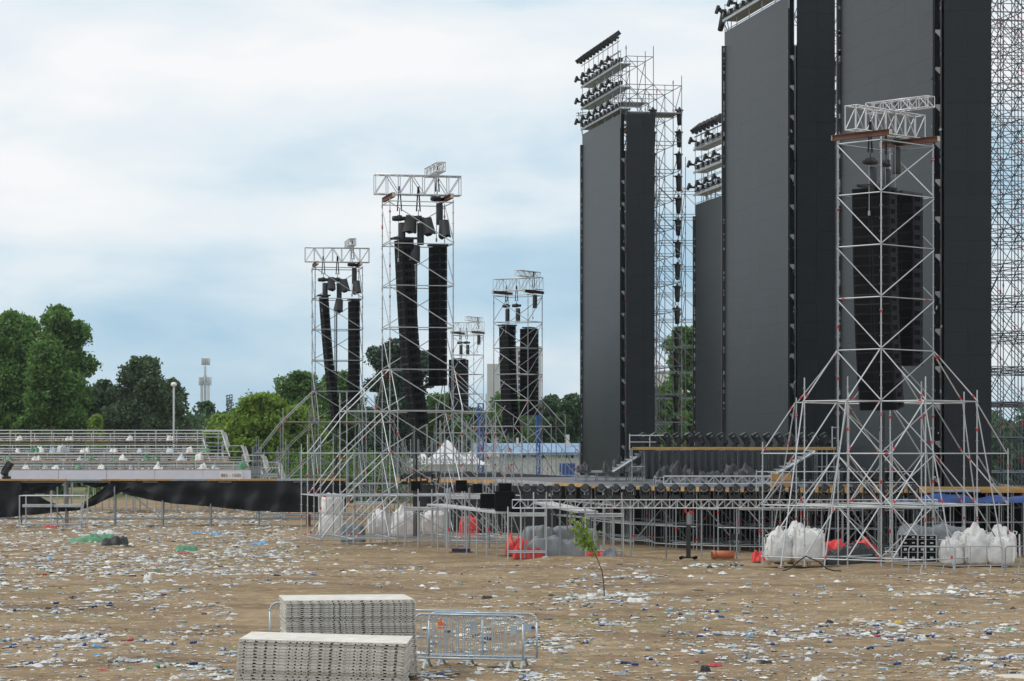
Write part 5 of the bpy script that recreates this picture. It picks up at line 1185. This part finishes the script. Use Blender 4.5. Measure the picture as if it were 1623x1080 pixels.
for k in range(9): 
    mb = MB(); mb.box((0,0,0), (1.2, .3, 1.4)); obj('window', mb.mesh('window', M['window']), si, P(824, 560 + 9*k, YSi+1.9) - o)
Ym = 600.
cm = thing('cell_mast', 'white cell mast with antenna crown behind the trees', 'mast', (X(325, Ym), Ym, 0)); T = []
for px, yt in ((319.5, 612), (325, 605), (330.5, 612)): T.append(('mast_leg', Vector((X(px, Ym), Ym, 0)), P(px, yt, Ym), .32))
for px in (319.5, 330.5): T.append(('mast_leg', P(px, 612, Ym), P(325, 592, Ym), .22))
T.append(('mast_top', P(325, 605, Ym), P(325, 580, Ym), .3)); T += [('antenna', P(px, 598, Ym), P(px, 611, Ym), .34) for px in (317, 320.5, 324.5, 330, 333)]; T += [('antenna', P(px, 568, Ym), P(px, 579, Ym), .3) for px in (321, 324, 328, 331)]
T += [('ring_bar', P(316.5, yy, Ym), P(333.5, yy, Ym), .16) for yy in (602, 610)] + [('ring_bar', P(320.5, yy, Ym), P(331.5, yy, Ym), .16) for yy in (569, 577)]
emit(T, cm, 'galv')
lp = thing('lamp_post', 'white lamp post with a round top behind the grandstand', 'lamp post', (X(275.5, 238), 238, 0)); tube_obj('pole', lp.location, P(275.5, 614, 238), .1, 'alu', lp); mb = MB(); mb.lathe([(.08, -.15), (.26, -.05), (.30, .10), (.2, .26), (.04, .3)], 12); obj('lamp_head', mb.mesh('lamp_head', M['signwhite'], True), lp, P(275.5, 611, 238) - lp.location)
Yf = 520.
fm = thing('floodlight_mast', 'slim blue grey floodlight lattice above the bright bushes', 'mast', (X(363, Yf), Yf, 0)); mb = MB(); truss(mb, (0,0,0), (0,0,Zp(634, Yf)), .8, .8, 1.6, .12, .09, Vector((0,1,0))); obj('lattice', mb.mesh('lattice', M['galvdark']), fm)
mb = MB()
for k in range(5): mb.box(P(363 + .6*k, 627 + 4.2*k, Yf) - fm.location, (11*Yf/FOC, .3, .22), Matrix.Rotation(-.25, 3, 'Y'))
for px in (358.5, 362.5, 366.5): mb.tube(P(px, 644, Yf) - fm.location, P(px+1.5, 626, Yf) - fm.location, .1, 5)
obj('lamp_frame', mb.mesh('lamp_frame', M['galvdark']), fm)
mb = MB(); Y = 500; mb.box((0,0,0), (9.0, 5, Zp(588, Y))); single('white_block', mb.mesh('white_block', M['wall']), 'white apartment block glimpsed through the scaffold by the freestanding screen', 'building', (X(1052, Y), Y, Zp(588, Y)/2))
mb = MB(); Y = 335; mb.box((0,0,0), (3.6, 3, .9)); mb.box((0,0,.5), (4.0, 3.4, .25), mi=1); single('brown_shed', mb.mesh('brown_shed', [M['wood'], M['l_grey']]), 'brown flat roofed shed between the bright bush and young tree', 'shed', P(308, 668, Y))
# wire fence behind the walkway, and steel stand frames beyond the catwalk
fe = thing('wire_fence', 'thin steel fence behind the walkway end and hedge', 'fence', (X(560, 216), 216, 0)); T = []
for k in range(18): px = 400 + k*19; T.append(('post', Vector((X(px, 216), 216, 0)), P(px, 714 if k % 3 else 708, 216), .04))
for yy in (734, 754, 778): T.append(('rail', P(400, yy, 216), P(742, yy, 216), .03))
emit(T, fe, 'galvdark')
def frame_block(px0, px1, Y, nb, ztop, label, dep=2.5):
    a, b = X(px0, Y), X(px1, Y); lattice(Vector((a, Y, 0)), Vector((1, 0, 0)), [(b-a)/nb]*nb, Vector((0, 1, 0)), [dep], .05, ztop, 2.0, label, 'galvdull', .028)
frame_block(640, 770, 172, 6, 4.6, 'open scaffold frame standing beyond the catwalk')
frame_block(655, 760, 205, 5, 6.3, 'taller open scaffold frame in front of the white tent')
frame_block(780, 935, 222, 7, 4.0, 'low scaffold frame before the blue roofed building')
frame_block(712, 806, 113, 3, 2.1, 'low scaffold frame at the near end of the catwalk', 2)

# ------------------------------------------------------------------ litter
def m_flake(s): 
    e_ = rnd.uniform(.35, .9); v, f = grid(4, 3, lambda a, b: ((a-.5)*s*1.3*(1 + .35*rnd.uniform(-1, 1)), (b-.5)*s*e_*(1 + .4*rnd.uniform(-1, 1)), max(.004, rnd.gauss(.05, .09)*s + .006))); return v, f
def m_lump(s):
    v, f = grid(6, 5, lambda a, b: ((a-.5)*s*1.1*(1 + .2*rnd.uniform(-1, 1)), (b-.5)*s*.8*(1 + .2*rnd.uniform(-1, 1)), max(0, (max(0, (1-(2*a-1)**4)*(1-(2*b-1)**4)))**.5*s*.26*rnd.uniform(.45, 1.3)))); return v, f
def m_bottle(L_, r, n=8):
    prof = [(r*.6, 0), (r, .02), (r, L_*.28), (r*.88, L_*.33), (r, L_*.38), (r, L_*.68), (r*.42, L_*.86), (r*.40, L_*.94), (r*.44, L_)]
    mb = MB(); mb.lathe(prof, n, Matrix.Rotation(R(90), 3, 'Y'), (-L_/2, 0, r)); return mb.v, mb.f
def m_cup(h, r): 
    mb = MB(); mb.lathe([(r*.7, 0), (r, h), (r*.9, h*.96), (r*.62, .02)], 8, Matrix.Rotation(R(90), 3, 'Y'), (-h/2, 0, r)); return mb.v, mb.f[:-1]
def m_can(): 
    mb = MB(); mb.lathe([(.024, 0), (.033, .008), (.033, .155), (.026, .168)], 8, Matrix.Rotation(R(90), 3, 'Y'), (-.084, 0, .033)); return mb.v, mb.f
GEN = {'flake': lambda: m_flake(rnd.uniform(.08, .24)), 'lump': lambda: (lambda w: crumple(w, w*rnd.uniform(.5, .9), w*rnd.uniform(.22, .4), rnd.randrange(999), 8, 6, 1.0, 5, 4.))(rnd.uniform(.12, .34)), 'bottle': lambda: m_bottle(rnd.uniform(.22, .33), rnd.uniform(.032, .046), 6), 'cup': lambda: m_cup(.12, .045), 'can': m_can}
TEMPL = {k: [GEN[k]() for _ in range(16 if k in ('flake', 'lump') else 4)] for k in GEN}
def clustery(nc):
    return [(rnd.uniform(-100, 1730), rnd.uniform(845, 1075), rnd.uniform(12, 80), rnd.uniform(1.5, 5)) for _ in range(nc)]
CLU = clustery(85) + [(930, 945, 32, 4), (925, 950, 28, 3), (880, 1010, 30, 8), (870, 1018, 20, 4), (1420, 985, 55, 5), (1440, 1005, 40, 3), (300, 1000, 55, 5), (235, 940, 55, 3), (40, 925, 35, 5), (290, 905, 60, 5), (330, 1070, 30, 6), (1560, 1060, 50, 8), (120, 900, 80, 4), (360, 880, 50, 5), (1555, 940, 60, 3), (1480, 938, 50, 3), (900, 925, 40, 4)]
def spot():
    t = rnd.random()
    if t < .22: return rnd.uniform(-140, 1770), 845 + 235*rnd.random()**.9
    if t < .64:
        c = rnd.choice(CLU); return rnd.gauss(c[0], c[2]), rnd.gauss(c[1], c[3])
    return rnd.uniform(-150, 470) if rnd.random() < .85 else rnd.gauss(350, 120), 836 + 75*rnd.random()**1.2
def blocked(px, py):
    if py < 833 or py > 1090: return True
    if 372 < px < 664 and py > 928: return True
    if px > 480 and py < 862: return True
    if px > 700 and py < 888: return True
    if px > 1180 and py < 908: return True
    return False
def colour(kind):
    if kind == 'bottle': return rnd.choices(('clear', 'pale', 'blue', 'navy', 'green', 'white', 'lightblue'), (50, 28, 5, 3, 4, 7, 3))[0]
    if kind == 'can': return rnd.choices(('blue', 'navy', 'white', 'red', 'grey', 'green'), (26, 14, 26, 6, 24, 4))[0]
    if kind == 'cup': return rnd.choices(('clear', 'white', 'pale'), (50, 30, 20))[0]
    if kind == 'lump': return rnd.choices(('white', 'pale', 'clear', 'cream', 'black', 'grey', 'green', 'lightblue'), (40, 18, 22, 9, 4, 5, 1, 1))[0]
    return rnd.choices(('white', 'cream', 'tan', 'pale', 'grey', 'clear', 'red', 'black', 'brown', 'yellow', 'lightblue', 'navy'), (34, 14, 12, 14, 8, 12, 2, 2, 2, 1, 1, 2))[0]
# named pieces: the larger ones near the camera
META = {'bottle': ('plastic_bottle', 'bottle', 'plastic bottle'), 'can': ('drink_can', 'can', 'drink can'), 'cup': ('plastic_cup', 'cup', 'crushed plastic cup'), 'lump': ('crumpled_bag', 'plastic bag', 'crumpled plastic bag'), 'flake': ('paper_scrap', 'paper scrap', 'flattened paper scrap')}
CN = {'clear': 'clear', 'pale': 'pale blue', 'blue': 'blue', 'navy': 'navy', 'green': 'green', 'white': 'white', 'lightblue': 'light blue', 'grey': 'grey', 'tan': 'tan', 'cream': 'cream', 'red': 'red', 'black': 'black', 'brown': 'brown', 'yellow': 'yellow'}
def zone(px, py):
    for lim, side in ((110, 'below the scaffold shelf'), (250, 'below the torn drape'), (378, 'grandstand side of the panel stacks'), (765, 'under the orange sign barrier'), (870, 'by the crowd barrier end'), (990, 'below the sapling'), (1120, 'below the lifting stand'),
                      (1195, 'below the orange pipe'), (1320, 'below the pair of bulk bags'), (1430, 'below the red draped heap'), (1500, 'below the flight cases'), (9999, 'below the tall pointed bulk bag')):
        if px < lim: break
    return side + (', low in the field' if py > 1045 else ', farther out' if py < 990 else ', midway')
MESH = {}
def litter_mesh(kind, c, i):
    if (kind, c, i) not in MESH:
        v, f = TEMPL[kind][i]; mb = MB(); mb.add(v, f)
        if kind == 'bottle': n_ = 6; mb.m = [1 if (n_*4 <= q < n_*5 and c != 'navy') or q >= n_*7 else 0 for q in range(len(f))]
        MESH[(kind, c, i)] = mb.mesh(META[kind][0], [M['l_' + c], M['l_' + {'pale': 'blue', 'white': 'lightblue', 'green': 'white', 'lightblue': 'white', 'blue': 'white'}.get(c, c)]], kind in ('bottle', 'can', 'cup'))
    return MESH[(kind, c, i)]
cnt = {}; tries = 0; total = 0
while total < 320 and tries < 8000:
    tries += 1; px, py = spot()
    if blocked(px, py) or py < 955 or py > 1082 or not 0 < px < 1623: continue
    kind = rnd.choices(('bottle', 'can', 'cup', 'lump', 'flake'), (38, 14, 14, 16, 18))[0]; c = colour(kind)
    p = G(px, py); p.z = gz(p.x, p.y); i = rnd.randrange(len(TEMPL[kind])); nm, cat, ds = META[kind]; zn = zone(px, py)
    single(nm, litter_mesh(kind, c, i), f'{CN[c]} {ds} lying {zn}', cat, p + Vector((0,0,.004)), (R(rnd.uniform(-5, 5)), R(rnd.uniform(-8, 8)), rnd.choice((0, 0, 3.14)) + rnd.gauss(0, .7)), f'{CN[c]} {ds}s {zn}', (1, 1, .65 if kind in ('lump', 'flake') else rnd.choice((1, 1, .6)))); total += 1
# the rest as one mass
MK = ['l_' + k for k in LIT]; MI = {k: i for i, k in enumerate(LIT)}
def scatter(name, n, gen, pal=None):
    V3, F3, F4, m3, m4 = [], [], [], [], []; off = 0; VV = []; polys = []; mats = []
    for _ in range(n):
        r_ = gen()
        if r_ is None: continue
        p, sc_ = r_; kind = rnd.choices(('flake', 'lump', 'bottle', 'cup', 'can'), (50, 33, 9, 5, 3))[0]; c = colour(kind)
        if pal: kind, c = 'flake', rnd.choice(pal)
        v, f = TEMPL[kind][rnd.randrange(len(TEMPL[kind]))]
        a = rnd.random()*6.283; ca, sa = math.cos(a)*sc_, math.sin(a)*sc_
        A = np.array(v); B = np.stack([A[:, 0]*ca - A[:, 1]*sa + p[0], A[:, 0]*sa + A[:, 1]*ca + p[1], A[:, 2]*sc_*.55 + p[2]], 1); VV.append(B)
        polys += [tuple(i + off for i in q) for q in f]; mats += [MI[c] if not (kind == 'bottle' and 24 <= q_ < 30 and c == 'pale') else MI['blue'] for q_ in range(len(f))]; off += len(A)
    me = bpy.data.meshes.new(name); me.from_pydata(np.concatenate(VV).tolist(), [], polys)
    for k in MK: me.materials.append(M[k])
    me.polygons.foreach_set('material_index', mats); me.update(); return obj(name, me, kind='stuff')
def g1():
    px, py = spot()
    if blocked(px, py): return None
    p = G(px, py); p.z = gz(p.x, p.y) + .004; return p, rnd.uniform(.35, .9) if py > 955 else rnd.uniform(.6, 1.25)
scatter('scattered_litter', 10000, g1)
def g2():
    px, py = rnd.uniform(-30, 460), rnd.uniform(806, 836)
    p = G(px, py); p.z = gz(p.x, p.y) + .004 if p.y < 235 else 0
    return p, rnd.uniform(.8, 1.5)
scatter('scattered_litter', 1800, g2)
def g3():
    px, py = rnd.uniform(-130, 1750), rnd.uniform(890, 1085)
    if blocked(px, py): return None
    p = G(px, py); p.z = gz(p.x, p.y) + .003; return p, rnd.uniform(.16, .5)
scatter('scattered_litter', 5200, g3)
scatter('straw_litter', 6000, g3, ('tan', 'brown', 'tan', 'brown', 'cream', 'grey'))
def g4():
    ti = rnd.randrange(4); py, Y, xe = tiers[ti]; p = P(rnd.uniform(-20, xe), py - .6, Y + rnd.uniform(.1, 1.2)); return p, rnd.uniform(.6, 1.1)
scatter('tier_litter', 1500, g4)
# a few big individual pieces on the field
for px, py, w_, h_, mk, lab, cat in ((135, 858, 1.7, .25, 'l_green', 'long flattened green plastic bag near the draped walkway', 'plastic bag'), (160, 857, 1.3, .35, 'l_green', 'green plastic bag next to the black one', 'plastic bag'), (183, 863, 1.2, .42, 'l_black', 'crumpled black bin bag before the draped walkway', 'bin bag'),
        (296, 872, 1.0, .28, 'l_green', 'lone pale green plastic bag in the litter field', 'plastic bag'), (310, 846, .6, .12, 'l_lightblue', 'light blue plastic sheet scrap by the walkway posts', 'plastic sheet'), (342, 848, .6, .12, 'l_lightblue', 'light blue plastic scrap beside the other walkway post', 'plastic sheet'), (412, 862, .8, .14, 'l_lightblue', 'light blue plastic scrap towards the stacked bulk bags', 'plastic sheet'),
        (168, 846, .9, .28, 'l_white', 'white plastic bag lump at the scaffold shelf foot', 'plastic bag'), (80, 838, .7, .2, 'l_red', 'dark red rag at the scaffold shelf foot', 'rag'), (292, 876, .5, .1, 'l_red', 'red rag beside the lone green bag', 'rag'), (1118, 1056, .22, .13, 'l_black', 'small black cloth lump beside the pink rag', 'cloth lump'), (1133, 1052, .3, .06, 'l_red', 'faded red rag beside the small black lump', 'rag'),
        (1008, 957, .5, .14, 'l_white', 'white plastic bag spread out beyond the sapling', 'plastic bag'), (234, 917, .28, .22, 'l_white', 'puffed white bag standing in the litter field', 'plastic bag'), (772, 945, .35, .12, 'l_black', 'black rag beyond the crowd barriers', 'rag'), (1610, 1076, .8, .05, 'l_cream', 'flattened cream cardboard sheet at the field corner', 'cardboard'), (1315, 985, .18, .1, 'l_black', 'small black lump near the yellow wrapper', 'cloth lump'), (1424, 981, .2, .09, 'l_yellow', 'bright yellow wrapper in the litter band', 'wrapper')):
    v, f = crumple(w_, w_*.8, h_, int(px), 14, 10, .6, 5); mb = MB(); mb.add(v, f); p = G(px, py); p.z = gz(p.x, p.y)
    nm = {'plastic bag': 'plastic_bag', 'bin bag': 'bin_bag', 'plastic sheet': 'plastic_sheet', 'rag': 'cloth_rag', 'cloth lump': 'cloth_lump', 'cardboard': 'cardboard_sheet', 'wrapper': 'food_wrapper'}[cat]
    single(nm, mb.mesh(nm, M[mk], True), lab, cat, p)


# ------------------------------------------------------------------ thin summer haze
hm = bpy.data.materials.new('haze_air'); hm.use_nodes = True; t = hm.node_tree; t.nodes.clear(); o_ = t.nodes.new('ShaderNodeOutputMaterial'); pv = t.nodes.new('ShaderNodeVolumePrincipled')
pv.inputs['Color'].default_value = (.80, .90, 1.0, 1); pv.inputs['Density'].default_value = .00009; pv.inputs['Anisotropy'].default_value = .2
t.links.new(pv.outputs[0], o_.inputs['Volume'])
mb = MB(); mb.box((0, 3000, 24.5), (13000, 13600, 53)); obj('haze', mb.mesh('haze', hm), kind='stuff')
